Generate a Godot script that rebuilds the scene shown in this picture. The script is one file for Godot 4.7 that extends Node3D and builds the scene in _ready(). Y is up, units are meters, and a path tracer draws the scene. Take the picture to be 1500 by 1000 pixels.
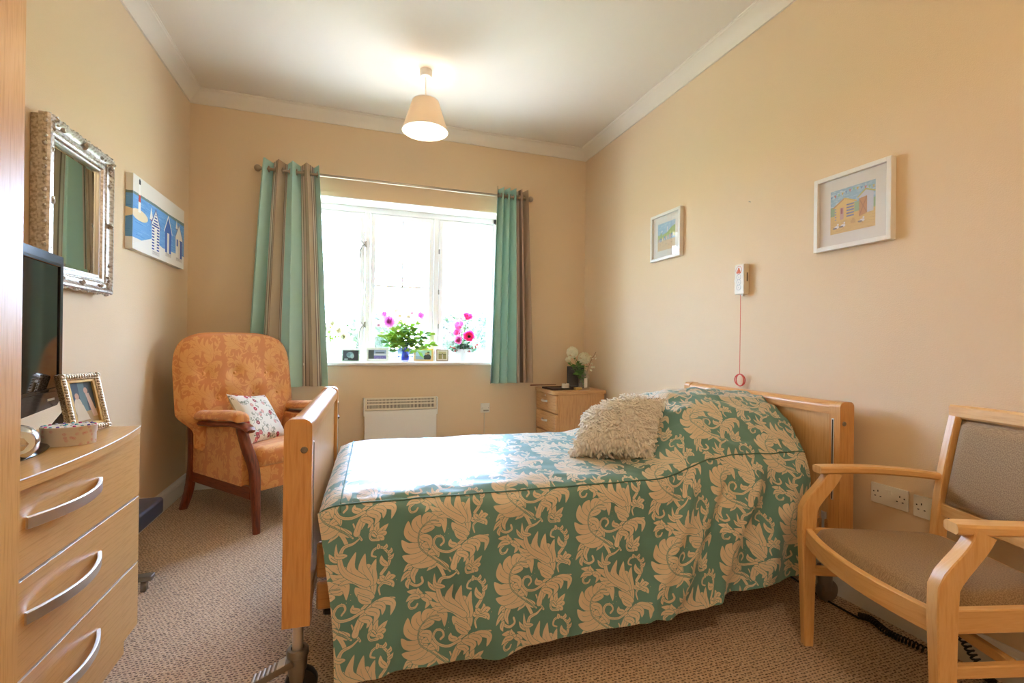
extends Node3D
# A care-home bedroom. Room axes used in the comments: X to the right, Y up, D = depth away from the photographer (Godot z = -D).
const XL := -1.205
const XR := 2.165
const DB := 4.2       # inner face of the window wall
const DF := -0.9      # inner face of the wall behind the photographer
const CEIL := 3.05

var mats := {}
var rng := RandomNumberGenerator.new()

func w(x: float, y: float, d: float) -> Vector3:
	return Vector3(x, y, -d)

# ---------------------------------------------------------------- mesh builder
class MB:
	var v := PackedVector3Array()
	var uv := PackedVector2Array()
	var own_uv := false
	var xf := Transform3D()

	func tri(a: Vector3, b: Vector3, c: Vector3) -> void:
		v.push_back(xf * a); v.push_back(xf * b); v.push_back(xf * c)
		if own_uv:
			uv.push_back(Vector2.ZERO); uv.push_back(Vector2.ZERO); uv.push_back(Vector2.ZERO)

	func quad(a: Vector3, b: Vector3, c: Vector3, d: Vector3) -> void:
		tri(a, b, c); tri(a, c, d)

	func quv(a: Vector3, b: Vector3, c: Vector3, d: Vector3, ua: Vector2, ub: Vector2, uc: Vector2, ud: Vector2) -> void:
		own_uv = true
		for p in [a, b, c, a, c, d]:
			v.push_back(xf * p)
		for q in [ua, ub, uc, ua, uc, ud]:
			uv.push_back(q)

	# rows of points joined by quads; uvs the same shape or empty
	func grid(rows: Array, uvs := [], close_u := false) -> void:
		var n: int = rows[0].size()
		for i in rows.size() - 1:
			var r0: PackedVector3Array = rows[i]
			var r1: PackedVector3Array = rows[i + 1]
			for j in (n if close_u else n - 1):
				var k := (j + 1) % n
				if uvs.is_empty():
					quad(r0[j], r1[j], r1[k], r0[k])
				else:
					quv(r0[j], r1[j], r1[k], r0[k], uvs[i][j], uvs[i + 1][j], uvs[i + 1][k], uvs[i][k])

	func cap(ring: PackedVector3Array, flip := false) -> void:
		var c := Vector3.ZERO
		for p in ring:
			c += p
		c /= ring.size()
		for j in ring.size():
			var k := (j + 1) % ring.size()
			if flip:
				tri(c, ring[j], ring[k])
			else:
				tri(c, ring[k], ring[j])

	func loft(rings: Array, caps := true) -> void:
		grid(rings, [], true)
		if caps:
			cap(rings[0], true)
			cap(rings[rings.size() - 1])

	# box with chamfered (seg 1) or rounded edges
	func box(c: Vector3, s: Vector3, r := 0.003, seg := 1, b := Basis()) -> void:
		var h := s * 0.5
		r = minf(r, minf(h.x, minf(h.y, h.z)) * 0.98)
		if r < 0.0004:
			var p := []
			for i in 8:
				p.append(c + b * Vector3(h.x if i & 1 else -h.x, h.y if i & 2 else -h.y, h.z if i & 4 else -h.z))
			quad(p[0], p[1], p[3], p[2]); quad(p[4], p[6], p[7], p[5]); quad(p[0], p[4], p[5], p[1])
			quad(p[2], p[3], p[7], p[6]); quad(p[0], p[2], p[6], p[4]); quad(p[1], p[5], p[7], p[3])
			return
		var rings := []
		for side in [-1, 1]:
			for k in seg + 1:
				var a := PI * 0.5 * k / seg
				var inset := r * (1.0 - (sin(a) if side < 0 else cos(a)))
				var y := -h.y + r * (1.0 - cos(a)) if side < 0 else h.y - r * (1.0 - sin(a))
				rings.append(_rr(c, b, h.x - inset, h.z - inset, maxf(r - inset, 0.0001), y, seg))
		loft(rings)

	func _rr(c: Vector3, b: Basis, hx: float, hz: float, r: float, y: float, seg: int) -> PackedVector3Array:
		var out := PackedVector3Array()
		for q in 4:
			var sx := 1.0 if q == 0 or q == 3 else -1.0
			var sz := 1.0 if q < 2 else -1.0
			for k in seg + 1:
				var a := PI * 0.5 * (q + float(k) / seg)
				out.push_back(c + b * Vector3(sx * (hx - r) + r * cos(a), y, sz * (hz - r) + r * sin(a)))
		return out

	# profile: Vector2(radius, height) from bottom to top, turned about y
	func lathe(c: Vector3, profile: Array, n := 24, b := Basis(), squash := 1.0) -> void:
		var rings := []
		for p in profile:
			var ring := PackedVector3Array()
			for j in n:
				var a := TAU * j / n
				ring.push_back(c + b * Vector3(p.x * cos(a), p.y, p.x * sin(a) * squash))
			rings.append(ring)
		loft(rings, profile[0].x > 0.0005 and profile[profile.size() - 1].x > 0.0005)

	func tube(pts: Array, r, n := 8, caps := true) -> void:
		var rings := []
		var side := Vector3.ZERO
		for i in pts.size():
			var t: Vector3 = (pts[mini(i + 1, pts.size() - 1)] - pts[maxi(i - 1, 0)]).normalized()
			if i == 0:
				side = t.cross(Vector3.UP if absf(t.y) < 0.9 else Vector3.RIGHT).normalized()
			side = (side - t * side.dot(t)).normalized()
			var up := t.cross(side)
			var rad: float = r[i] if r is Array else r
			var ring := PackedVector3Array()
			for j in n:
				var a := TAU * j / n
				ring.push_back(pts[i] + (side * cos(a) + up * sin(a)) * rad)
			rings.append(ring)
		loft(rings, caps)

	func ring_torus(c: Vector3, b: Basis, R: float, r: float, n := 24, m := 8) -> void:
		var rings := []
		for i in n:
			var a := TAU * i / n
			var ring := PackedVector3Array()
			for j in m:
				var q := TAU * j / m
				ring.push_back(c + b * Vector3((R + r * cos(q)) * cos(a), r * sin(q), (R + r * cos(q)) * sin(a)))
			rings.append(ring)
		rings.append(rings[0])
		grid(rings, [], true)

	# rectangular timber bent along pts; wd: width along 'side', th: thickness across; chamfered
	func timber(pts: Array, wd, th, side: Vector3, ch := 0.004) -> void:
		var rings := []
		for i in pts.size():
			var t: Vector3 = (pts[mini(i + 1, pts.size() - 1)] - pts[maxi(i - 1, 0)]).normalized()
			var s := (side - t * side.dot(t)).normalized()
			var u := t.cross(s)
			var hw: float = (wd[i] if wd is Array else wd) * 0.5
			var ht: float = (th[i] if th is Array else th) * 0.5
			var ring := PackedVector3Array()
			for q in [[1, 1, 0], [1, 1, 1], [-1, 1, 1], [-1, 1, 0], [-1, -1, 0], [-1, -1, 1], [1, -1, 1], [1, -1, 0]]:
				var dx: float = hw - (0.0 if q[2] == 0 else ch)
				var dy: float = ht - (ch if q[2] == 0 else 0.0)
				ring.push_back(pts[i] + s * q[0] * dx + u * q[1] * dy)
			rings.append(ring)
		loft(rings)

	# flat outline (Vector2) given thickness along local z of the basis
	func prism(poly: PackedVector2Array, th: float, o: Vector3, b: Basis, bev := 0.0) -> void:
		var f := PackedVector3Array()
		var k := PackedVector3Array()
		for p in poly:
			f.push_back(o + b * Vector3(p.x, p.y, th * 0.5))
			k.push_back(o + b * Vector3(p.x, p.y, -th * 0.5))
		var idx := Geometry2D.triangulate_polygon(poly)
		for i in range(0, idx.size(), 3):
			tri(f[idx[i]], f[idx[i + 1]], f[idx[i + 2]])
			tri(k[idx[i]], k[idx[i + 2]], k[idx[i + 1]])
		for i in poly.size():
			var j := (i + 1) % poly.size()
			quad(f[i], k[i], k[j], f[j])

	func mesh(smooth_deg: float, grain: int) -> ArrayMesh:
		var n := v.size()
		var fn := PackedVector3Array()
		fn.resize(n / 3)
		var at := {}
		for f in n / 3:
			var a := v[f * 3]
			fn[f] = (v[f * 3 + 2] - a).cross(v[f * 3 + 1] - a)
			if smooth_deg > 0.0:
				for k in 3:
					var key := (v[f * 3 + k] * 20000.0).round()
					if at.has(key):
						at[key].push_back(f)
					else:
						at[key] = PackedInt32Array([f])
		var unit := PackedVector3Array()
		unit.resize(fn.size())
		for f in fn.size():
			unit[f] = fn[f].normalized()
		var nor := PackedVector3Array()
		nor.resize(n)
		var lim := cos(deg_to_rad(smooth_deg))
		for f in n / 3:
			for k in 3:
				var s := fn[f]
				if smooth_deg > 0.0:
					s = Vector3.ZERO
					for g in at[(v[f * 3 + k] * 20000.0).round()]:
						if unit[f].dot(unit[g]) >= lim:
							s += fn[g]
				nor[f * 3 + k] = s.normalized() if s.length_squared() > 1e-20 else Vector3.UP
		if not own_uv:
			uv.resize(n)
			for f in n / 3:
				var q := fn[f].abs()
				var ax := 0 if q.x >= q.y and q.x >= q.z else (1 if q.y >= q.z else 2)
				for k in 3:
					var p := v[f * 3 + k]
					if ax == grain:
						uv[f * 3 + k] = Vector2(p[(grain + 1) % 3], p[(grain + 2) % 3] * 0.3)
					else:
						uv[f * 3 + k] = Vector2(p[3 - ax - grain] + p[ax] * 0.37, p[grain])
		var arr := []
		arr.resize(Mesh.ARRAY_MAX)
		arr[Mesh.ARRAY_VERTEX] = v
		arr[Mesh.ARRAY_NORMAL] = nor
		arr[Mesh.ARRAY_TEX_UV] = uv
		var m := ArrayMesh.new()
		m.add_surface_from_arrays(Mesh.PRIMITIVE_TRIANGLES, arr)
		return m

func mb(xf := Transform3D()) -> MB:
	var m := MB.new()
	m.xf = xf
	return m

func obj(called: String, m: MB, mat, parent: Node3D = null, smooth := 40.0, grain := 1) -> MeshInstance3D:
	var o := MeshInstance3D.new()
	o.name = called
	o.mesh = m.mesh(smooth, grain)
	o.mesh.surface_set_material(0, mats[mat] if mat is String else mat)
	(self if parent == null else parent).add_child(o, true)
	return o

func bx(called: String, mat, c: Vector3, s: Vector3, parent: Node3D = null, r := 0.003, grain := 1, seg := 1, b := Basis()) -> MeshInstance3D:
	var m := mb()
	m.box(c, s, r, seg, b)
	return obj(called, m, mat, parent, 40.0, grain)

func tag(o: Node, label: String, category: String, group := "") -> Node:
	o.set_meta("label", label)
	o.set_meta("category", category)
	if group:
		o.set_meta("group", group)
	return o

func thing(called: String, label: String, category: String, at := Vector3.ZERO, turn := 0.0, group := "") -> Node3D:
	var o := Node3D.new()
	o.name = called
	add_child(o, true)
	o.position = at
	o.rotation.y = turn
	tag(o, label, category, group)
	return o

func struct(o: Node) -> Node:
	o.set_meta("kind", "structure")
	return o

func v2(a: Array) -> PackedVector2Array:
	var p := PackedVector2Array()
	for i in range(0, a.size(), 2):
		p.push_back(Vector2(a[i], a[i + 1]))
	return p

func spline(pts: Array, n: int) -> Array:
	# Catmull-Rom through the points
	var out := []
	var m := pts.size()
	for i in n + 1:
		var t := float(i) / n * (m - 1)
		var k := mini(int(t), m - 2)
		var f := t - k
		var p0 = pts[maxi(k - 1, 0)]
		var p1 = pts[k]
		var p2 = pts[k + 1]
		var p3 = pts[mini(k + 2, m - 1)]
		out.append(0.5 * ((2.0 * p1) + (p2 - p0) * f + (2.0 * p0 - 5.0 * p1 + 4.0 * p2 - p3) * f * f + (3.0 * p1 - p0 - 3.0 * p2 + p3) * f * f * f))
	return out

# ---------------------------------------------------------------- painted surfaces (prints, woven patterns, grain)
func c8(r: int, g: int, b: int) -> Color:
	return Color(r / 255.0, g / 255.0, b / 255.0)

func ipoly(im: Image, pts: PackedVector2Array, col: Color) -> void:
	var lo := INF
	var hi := -INF
	for p in pts:
		lo = minf(lo, p.y); hi = maxf(hi, p.y)
	for y in range(maxi(0, int(lo)), mini(im.get_height(), int(hi) + 1)):
		var xs := []
		for i in pts.size():
			var a := pts[i]
			var b := pts[(i + 1) % pts.size()]
			if (a.y <= y + 0.5) != (b.y <= y + 0.5):
				xs.append(a.x + (y + 0.5 - a.y) / (b.y - a.y) * (b.x - a.x))
		xs.sort()
		for i in range(0, xs.size() - 1, 2):
			im.fill_rect(Rect2i(int(xs[i]), y, maxi(1, int(xs[i + 1]) - int(xs[i])), 1), col)

func idisc(im: Image, x: float, y: float, r: float, col: Color, ry := -1.0) -> void:
	var q := r if ry < 0.0 else ry
	for k in range(-int(q), int(q) + 1):
		var h := r * sqrt(maxf(0.0, 1.0 - k * k / maxf(q * q, 0.25)))
		im.fill_rect(Rect2i(int(x - h), int(y) + k, maxi(1, int(2.0 * h)), 1), col)

func iline(im: Image, a: Vector2, b: Vector2, wd: float, col: Color) -> void:
	var n := int(a.distance_to(b)) + 1
	for i in n + 1:
		var p := a.lerp(b, float(i) / n)
		im.fill_rect(Rect2i(int(p.x - wd * 0.5), int(p.y - wd * 0.5), maxi(1, int(wd)), maxi(1, int(wd))), col)

func irect(im: Image, x: float, y: float, wd: float, h: float, col: Color) -> void:
	im.fill_rect(Rect2i(int(x), int(y), int(wd), int(h)), col)

func tex(im: Image) -> ImageTexture:
	return ImageTexture.create_from_image(im)

# wrapped disc for repeating cloth
func wdisc(im: Image, x: float, y: float, r: float, col: Color) -> void:
	var W := im.get_width()
	var H := im.get_height()
	x = fposmod(x, W)
	y = fposmod(y, H)
	for k in range(-int(r), int(r) + 1):
		var h := sqrt(maxf(0.0, r * r - k * k))
		var yy := posmod(int(y) + k, H)
		var x0 := int(x - h)
		var ww := maxi(1, int(2.0 * h))
		im.fill_rect(Rect2i(x0, yy, ww, 1), col)
		if x0 < 0:
			im.fill_rect(Rect2i(x0 + W, yy, ww, 1), col)
		elif x0 + ww > W:
			im.fill_rect(Rect2i(x0 - W, yy, ww, 1), col)

var _off := Vector2.ZERO
var _scl := 1.0
func leaf(im: Image, a: Array, wd: float, fg: Color, bg: Color) -> void:
	# a: base, bend, tip (crop coordinates of the motif)
	var p := []
	for i in range(0, a.size(), 2):
		p.append((Vector2((a[i] - 430) * 0.93 + 430, a[i + 1]) - Vector2(120, 380)) * _scl + _off)
	var pts := spline(p, 40)
	for pass_ in 2:
		for i in 41:
			var t := i / 40.0
			var r := wd * 1.55 * _scl * 0.5 * maxf(pow(sin(PI * pow(t, 0.62)), 0.95), 0.5 * (1.0 - t))
			wdisc(im, pts[i].x, pts[i].y, r + (2.3 * _scl if pass_ == 0 else 0.0), bg if pass_ == 0 else fg)
	for i in range(5, 24):
		wdisc(im, pts[i].x, pts[i].y, 1.6 * _scl, bg)

func tendril(im: Image, a: Array, w0: float, w1: float, fg: Color, bg: Color) -> void:
	var p := []
	for i in range(0, a.size(), 2):
		p.append((Vector2((a[i] - 430) * 0.93 + 430, a[i + 1]) - Vector2(120, 380)) * _scl + _off)
	var pts := spline(p, 110)
	for pass_ in 2:
		for i in 111:
			var r := lerpf(w0, w1, i / 110.0) * 1.2 * _scl * 0.5
			wdisc(im, pts[i].x, pts[i].y, r + (2.6 * _scl if pass_ == 0 else 0.0), bg if pass_ == 0 else fg)
	for i in range(6, 80):
		wdisc(im, pts[i].x, pts[i].y, 1.3 * _scl, bg)

func web(im: Image, a: Array, w0: float, w1: float, fg: Color) -> void:
	var p := []
	for i in range(0, a.size(), 2):
		p.append((Vector2((a[i] - 430) * 0.93 + 430, a[i + 1]) - Vector2(120, 380)) * _scl + _off)
	var pts := spline(p, 80)
	for i in 81:
		wdisc(im, pts[i].x, pts[i].y, lerpf(w0, w1, sin(PI * i / 80.0)) * _scl * 0.5, fg)

func motif(im: Image, fg: Color, bg: Color) -> void:
	var L := func(a, wd): leaf(im, a, wd, fg, bg)
	var T := func(a, w0, w1): tendril(im, a, w0, w1, fg, bg)
	# hooked leaf with a toothed back
	T.call([405, 388, 360, 320, 280, 290, 200, 302, 162, 350, 166, 410, 210, 440, 255, 425, 250, 392], 20, 12)
	for a in [[310, 298, 288, 275, 250, 270], [245, 290, 215, 272, 180, 282], [195, 310, 158, 312, 125, 350], [170, 350, 135, 372, 106, 408], [166, 400, 150, 425, 160, 455]]:
		L.call(a, 20)
	L.call([225, 318, 190, 370, 205, 425], 24); L.call([350, 322, 320, 335, 285, 358], 18)
	# floret on the left
	L.call([250, 505, 205, 482, 148, 472], 28); L.call([250, 505, 228, 485, 226, 456], 22); L.call([255, 515, 300, 540, 272, 588], 28)
	T.call([258, 508, 205, 520, 165, 545, 172, 575, 205, 575, 222, 555], 16, 9); L.call([235, 515, 180, 510, 142, 535], 22)
	# big leaf that closes like a C, on a solid web
	web(im, [420, 945, 320, 890, 248, 822, 226, 750, 252, 684, 312, 648, 372, 668], 40, 64, fg)
	T.call([300, 868, 340, 892, 392, 925, 448, 972], 34, 8)
	for a in [[345, 900, 250, 915, 182, 920], [285, 855, 185, 880, 116, 856], [250, 810, 160, 808, 110, 752], [230, 760, 160, 710, 156, 632], [245, 700, 212, 650, 242, 602], [285, 660, 290, 622, 342, 610]]:
		L.call(a, 46)
	L.call([320, 645, 400, 640, 412, 730], 40)
	for a in [[300, 862, 350, 850, 368, 885], [262, 800, 330, 812, 362, 876], [245, 745, 300, 765, 312, 828], [255, 705, 310, 690, 338, 688]]:
		L.call(a, 30)
	T.call([440, 962, 320, 885, 245, 822, 226, 750, 250, 685, 312, 645, 368, 650], 5, 3)
	# right plume, on a solid web
	web(im, [490, 915, 530, 860, 590, 822, 660, 800], 34, 44, fg)
	T.call([505, 988, 470, 935, 448, 885], 12, 8)
	T.call([472, 945, 500, 872, 560, 812, 640, 772, 733, 770], 34, 8)
	L.call([630, 778, 718, 800, 704, 874], 30); L.call([590, 798, 650, 815, 648, 866], 28); L.call([545, 825, 612, 850, 590, 908], 30); L.call([505, 862, 565, 882, 545, 922], 26)
	# rosette and floret
	for a in [[615, 975, 575, 945, 580, 893], [615, 970, 605, 925, 622, 888], [615, 970, 650, 935, 684, 902], [615, 975, 655, 960, 668, 962], [615, 980, 640, 990, 652, 1004]]:
		L.call(a, 24)
	T.call([620, 1000, 570, 995, 560, 960, 585, 945, 605, 965], 14, 8)
	for a in [[675, 665, 630, 660, 596, 648], [675, 660, 645, 640, 640, 608], [675, 660, 690, 635, 692, 603], [680, 665, 710, 640, 738, 638], [680, 670, 712, 680, 722, 704]]:
		L.call(a, 24)
	T.call([700, 685, 655, 672, 625, 700, 632, 742], 16, 8)
	# upper hook on the right
	T.call([640, 614, 690, 552, 692, 492, 642, 442, 590, 450, 574, 486, 602, 500], 18, 9)
	for a in [[690, 520, 710, 510, 725, 488], [685, 480, 705, 470, 706, 448], [655, 450, 672, 438, 672, 420], [615, 445, 620, 430, 612, 418]]:
		L.call(a, 15)
	L.call([680, 565, 645, 535, 640, 495], 24)
	# central fan, on a solid web
	web(im, [440, 575, 500, 600, 560, 660, 575, 720], 50, 60, fg)
	L.call([440, 592, 360, 532, 272, 486], 34); L.call([432, 602, 350, 582, 302, 545], 28); L.call([455, 610, 380, 606, 316, 592], 24); L.call([352, 486, 312, 455, 294, 424], 18)
	T.call([548, 560, 578, 640, 590, 700, 560, 770, 500, 815, 455, 852], 40, 8)
	L.call([560, 700, 470, 622, 358, 624], 30); L.call([580, 745, 500, 705, 468, 664], 38); L.call([565, 775, 512, 748, 484, 712], 26); L.call([498, 812, 455, 800, 456, 768], 24)
	L.call([592, 660, 580, 590, 604, 512], 36); L.call([570, 660, 515, 560, 530, 466], 40); L.call([548, 655, 440, 560, 470, 446], 42)
	T.call([545, 655, 410, 575, 366, 490, 385, 415, 450, 396, 494, 368], 36, 6)
	L.call([405, 462, 345, 450, 340, 376], 20)
	# spiral
	T.call([522, 820, 440, 848, 368, 836, 334, 792, 352, 752, 392, 752, 406, 782, 384, 806], 15, 11)
	for q in [[382, 738], [355, 742], [330, 765], [322, 795], [333, 826], [412, 745], [440, 700], [440, 735], [150, 520], [745, 660], [560, 640]]:
		var p := (Vector2((q[0] - 430) * 0.93 + 430, q[1]) - Vector2(120, 380)) * _scl + _off
		wdisc(im, p.x, p.y, 2.4 * _scl, fg)

func damask(scl: float, fg: Color, bg: Color) -> ImageTexture:
	var im := Image.create(int(1240 * scl), int(610 * scl), false, Image.FORMAT_RGB8)
	im.fill(bg)
	_scl = scl
	for k in 2:
		_off = Vector2(k * 620, k * 268) * scl
		motif(im, fg, bg)
	im.flip_y()
	return tex(im)

func noise_tex(freq: float, cols: Array, offs: Array, sd := 1, type := FastNoiseLite.TYPE_SIMPLEX_SMOOTH, octaves := 4, size := 256, normal := false) -> NoiseTexture2D:
	var n := FastNoiseLite.new()
	n.noise_type = type
	n.seed = sd
	n.frequency = freq
	n.fractal_octaves = octaves
	var t := NoiseTexture2D.new()
	t.width = size
	t.height = size
	t.seamless = true
	t.noise = n
	t.as_normal_map = normal
	if cols:
		var g := Gradient.new()
		g.offsets = PackedFloat32Array(offs)
		g.colors = PackedColorArray(cols)
		t.color_ramp = g
	return t

func mat(called: String, col: Color, rough := 0.6, metal := 0.0) -> StandardMaterial3D:
	var m := StandardMaterial3D.new()
	m.resource_name = called
	m.albedo_color = col
	m.roughness = rough
	m.metallic = metal
	mats[called] = m
	return m

func tmat(called: String, t: Texture2D, scale: Vector2, rough := 0.6) -> StandardMaterial3D:
	var m := mat(called, Color.WHITE, rough)
	m.albedo_texture = t
	m.uv1_scale = Vector3(scale.x, scale.y, 1)
	return m

func wood(called: String, a: Color, b: Color, sd: int, rough := 0.45, across := 0.16, along := 1.6) -> StandardMaterial3D:
	var mid := a.lerp(b, 0.5)
	var m := tmat(called, noise_tex(0.03, [a, mid, b, mid.lerp(b, 0.3), b.lerp(Color.WHITE, 0.04)], [0.12, 0.36, 0.55, 0.68, 0.9], sd, FastNoiseLite.TYPE_SIMPLEX_SMOOTH, 5), Vector2(1.0 / across, 1.0 / along), rough)
	return m

func carpet_image() -> Image:
	# tufted loop pile: short dark flecks in staggered, slightly wandering rows
	var im := Image.create(512, 512, false, Image.FORMAT_RGB8)
	im.fill(c8(198, 167, 134))
	var r := RandomNumberGenerator.new()
	r.seed = 77
	for i in 5000:
		wdisc(im, r.randf() * 512, r.randf() * 512, r.randf_range(1.5, 4.5), c8(198, 167, 134).lerp(c8(220, 194, 164), r.randf()))
	for row in 32:
		for k in 28:
			var x := k * 512.0 / 28 + (9.0 if row % 2 else 0.0) + r.randf_range(-3.5, 3.5)
			var y := row * 16.0 + r.randf_range(-3.0, 3.0)
			var col := c8(96, 73, 56).lerp(c8(140, 112, 90), r.randf())
			var n := r.randi_range(3, 6)
			for q in n:
				wdisc(im, x + q * 1.8, y + q * r.randf_range(-0.6, 0.9), r.randf_range(2.4, 3.8), col)
	return im

func carpet_height(im: Image) -> Image:
	var h := im.duplicate()
	h.convert(Image.FORMAT_L8)
	return h

func stripes_image() -> Image:
	# curtain cloth: broad aqua bands between groups of taupe, cream and brown stripes; 0.5 m repeat
	var im := Image.create(500, 8, false, Image.FORMAT_RGB8)
	var aq := [182, 221, 210]
	var tp := [194, 170, 144]
	var cr := [226, 212, 194]
	var br := [126, 106, 94]
	var list := [[100, aq], [6, br], [16, cr], [8, [160, 134, 116]], [20, cr], [8, br], [24, [206, 178, 156]], [6, [150, 124, 108]], [120, tp], [6, br], [12, cr], [8, [150, 124, 116]], [16, cr], [10, [150, 180, 166]], [8, br], [12, cr], [120, aq]]
	var x := 0
	for s in list:
		im.fill_rect(Rect2i(x, 0, s[0], 8), c8(s[1][0], s[1][1], s[1][2]))
		x += s[0]
	return im

func beach_hut_canvas() -> Image:
	var im := Image.create(800, 420, false, Image.FORMAT_RGB8)
	im.fill(c8(238, 232, 220))
	var sea := c8(110, 168, 224)
	irect(im, 0, 104, 800, 250, sea)
	var r := RandomNumberGenerator.new()
	r.seed = 5
	for i in 260:
		var y := r.randf_range(106, 350)
		irect(im, r.randf() * 800, y, r.randf_range(30, 140), r.randf_range(2, 6), sea.lerp([c8(70, 132, 208), c8(160, 204, 240)][i % 2], r.randf() * 0.6))
	ipoly(im, v2([0, 98, 300, 92, 520, 96, 800, 90, 800, 112, 520, 110, 300, 108, 0, 112]), c8(120, 140, 138))
	# sandbank with lighthouse
	idisc(im, 90, 215, 105, c8(240, 222, 186), 32)
	ipoly(im, v2([66, 200, 74, 40, 92, 40, 100, 200]), c8(248, 244, 236))
	ipoly(im, v2([69, 140, 71, 100, 95, 100, 97, 140]), c8(206, 74, 58))
	irect(im, 72, 20, 22, 20, c8(60, 60, 60)); ipoly(im, v2([70, 20, 83, 6, 96, 20]), c8(60, 60, 60))
	# sails
	for s in [[220, 150, 1.0], [640, 120, 0.8]]:
		ipoly(im, v2([s[0], s[1] + 50 * s[2], s[0] + 22 * s[2], s[1] - 25 * s[2], s[0] + 50 * s[2], s[1] + 50 * s[2]]), c8(248, 244, 236))
		ipoly(im, v2([s[0], s[1] + 52 * s[2], s[0] + 56 * s[2], s[1] + 52 * s[2], s[0] + 46 * s[2], s[1] + 64 * s[2]]), c8(186, 60, 60))
	# shore
	ipoly(im, v2([0, 420, 0, 392, 120, 352, 260, 312, 420, 338, 800, 330, 800, 420]), c8(240, 236, 226))
	# three huts
	var huts := [[250, 130, 120, 250], [455, 120, 110, 235], [640, 130, 130, 225]]
	for k in 3:
		var hx: float = huts[k][0]
		var top: float = huts[k][1]
		var wd: float = huts[k][2]
		var ht: float = huts[k][3]
		var navy := c8(52, 76, 152)
		var white := c8(244, 240, 232)
		var body := [white, c8(70, 110, 190), white][k] as Color
		ipoly(im, v2([hx, top + 90, hx + wd * 0.5, top, hx + wd, top + 90, hx + wd - 6, top + ht, hx + 6, top + ht]), body)
		if k == 0:
			for q in 9:
				irect(im, hx + 6, top + 92 + q * 18, wd - 12, 9, navy)
			for q in 4:
				irect(im, hx + wd * 0.5 - 8 - q * 10, top + 24 + q * 18, 16 + q * 20, 8, navy)
		if k == 2:
			irect(im, hx + wd * 0.55, top + 100, wd * 0.4, ht - 100, c8(70, 104, 186))
			irect(im, hx + 20, top + 100, 24, 48, c8(76, 116, 196))
		irect(im, hx + wd * 0.34, top + 104, wd * 0.32, ht - 104, white if k != 2 else c8(232, 226, 216))
		for s in [-1.0, 1.0]:
			for q in 3:
				iline(im, Vector2(hx + wd * 0.5, top - 10 + q * 3), Vector2(hx + wd * 0.5 + s * wd * 0.62, top + 100 + q * 3), 5, white if k == 1 else navy.lerp(white, 0.3 if k == 0 else 0.5))
		irect(im, hx + 10, top + ht, wd - 10, 26, c8(222, 216, 206))
		for q in 5:
			irect(im, hx + 22 + q * 17, top + ht + 6, 9, 4, c8(150, 146, 142)); irect(im, hx + 22 + q * 17, top + ht + 15, 7, 4, c8(160, 156, 150))
	return im

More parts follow.
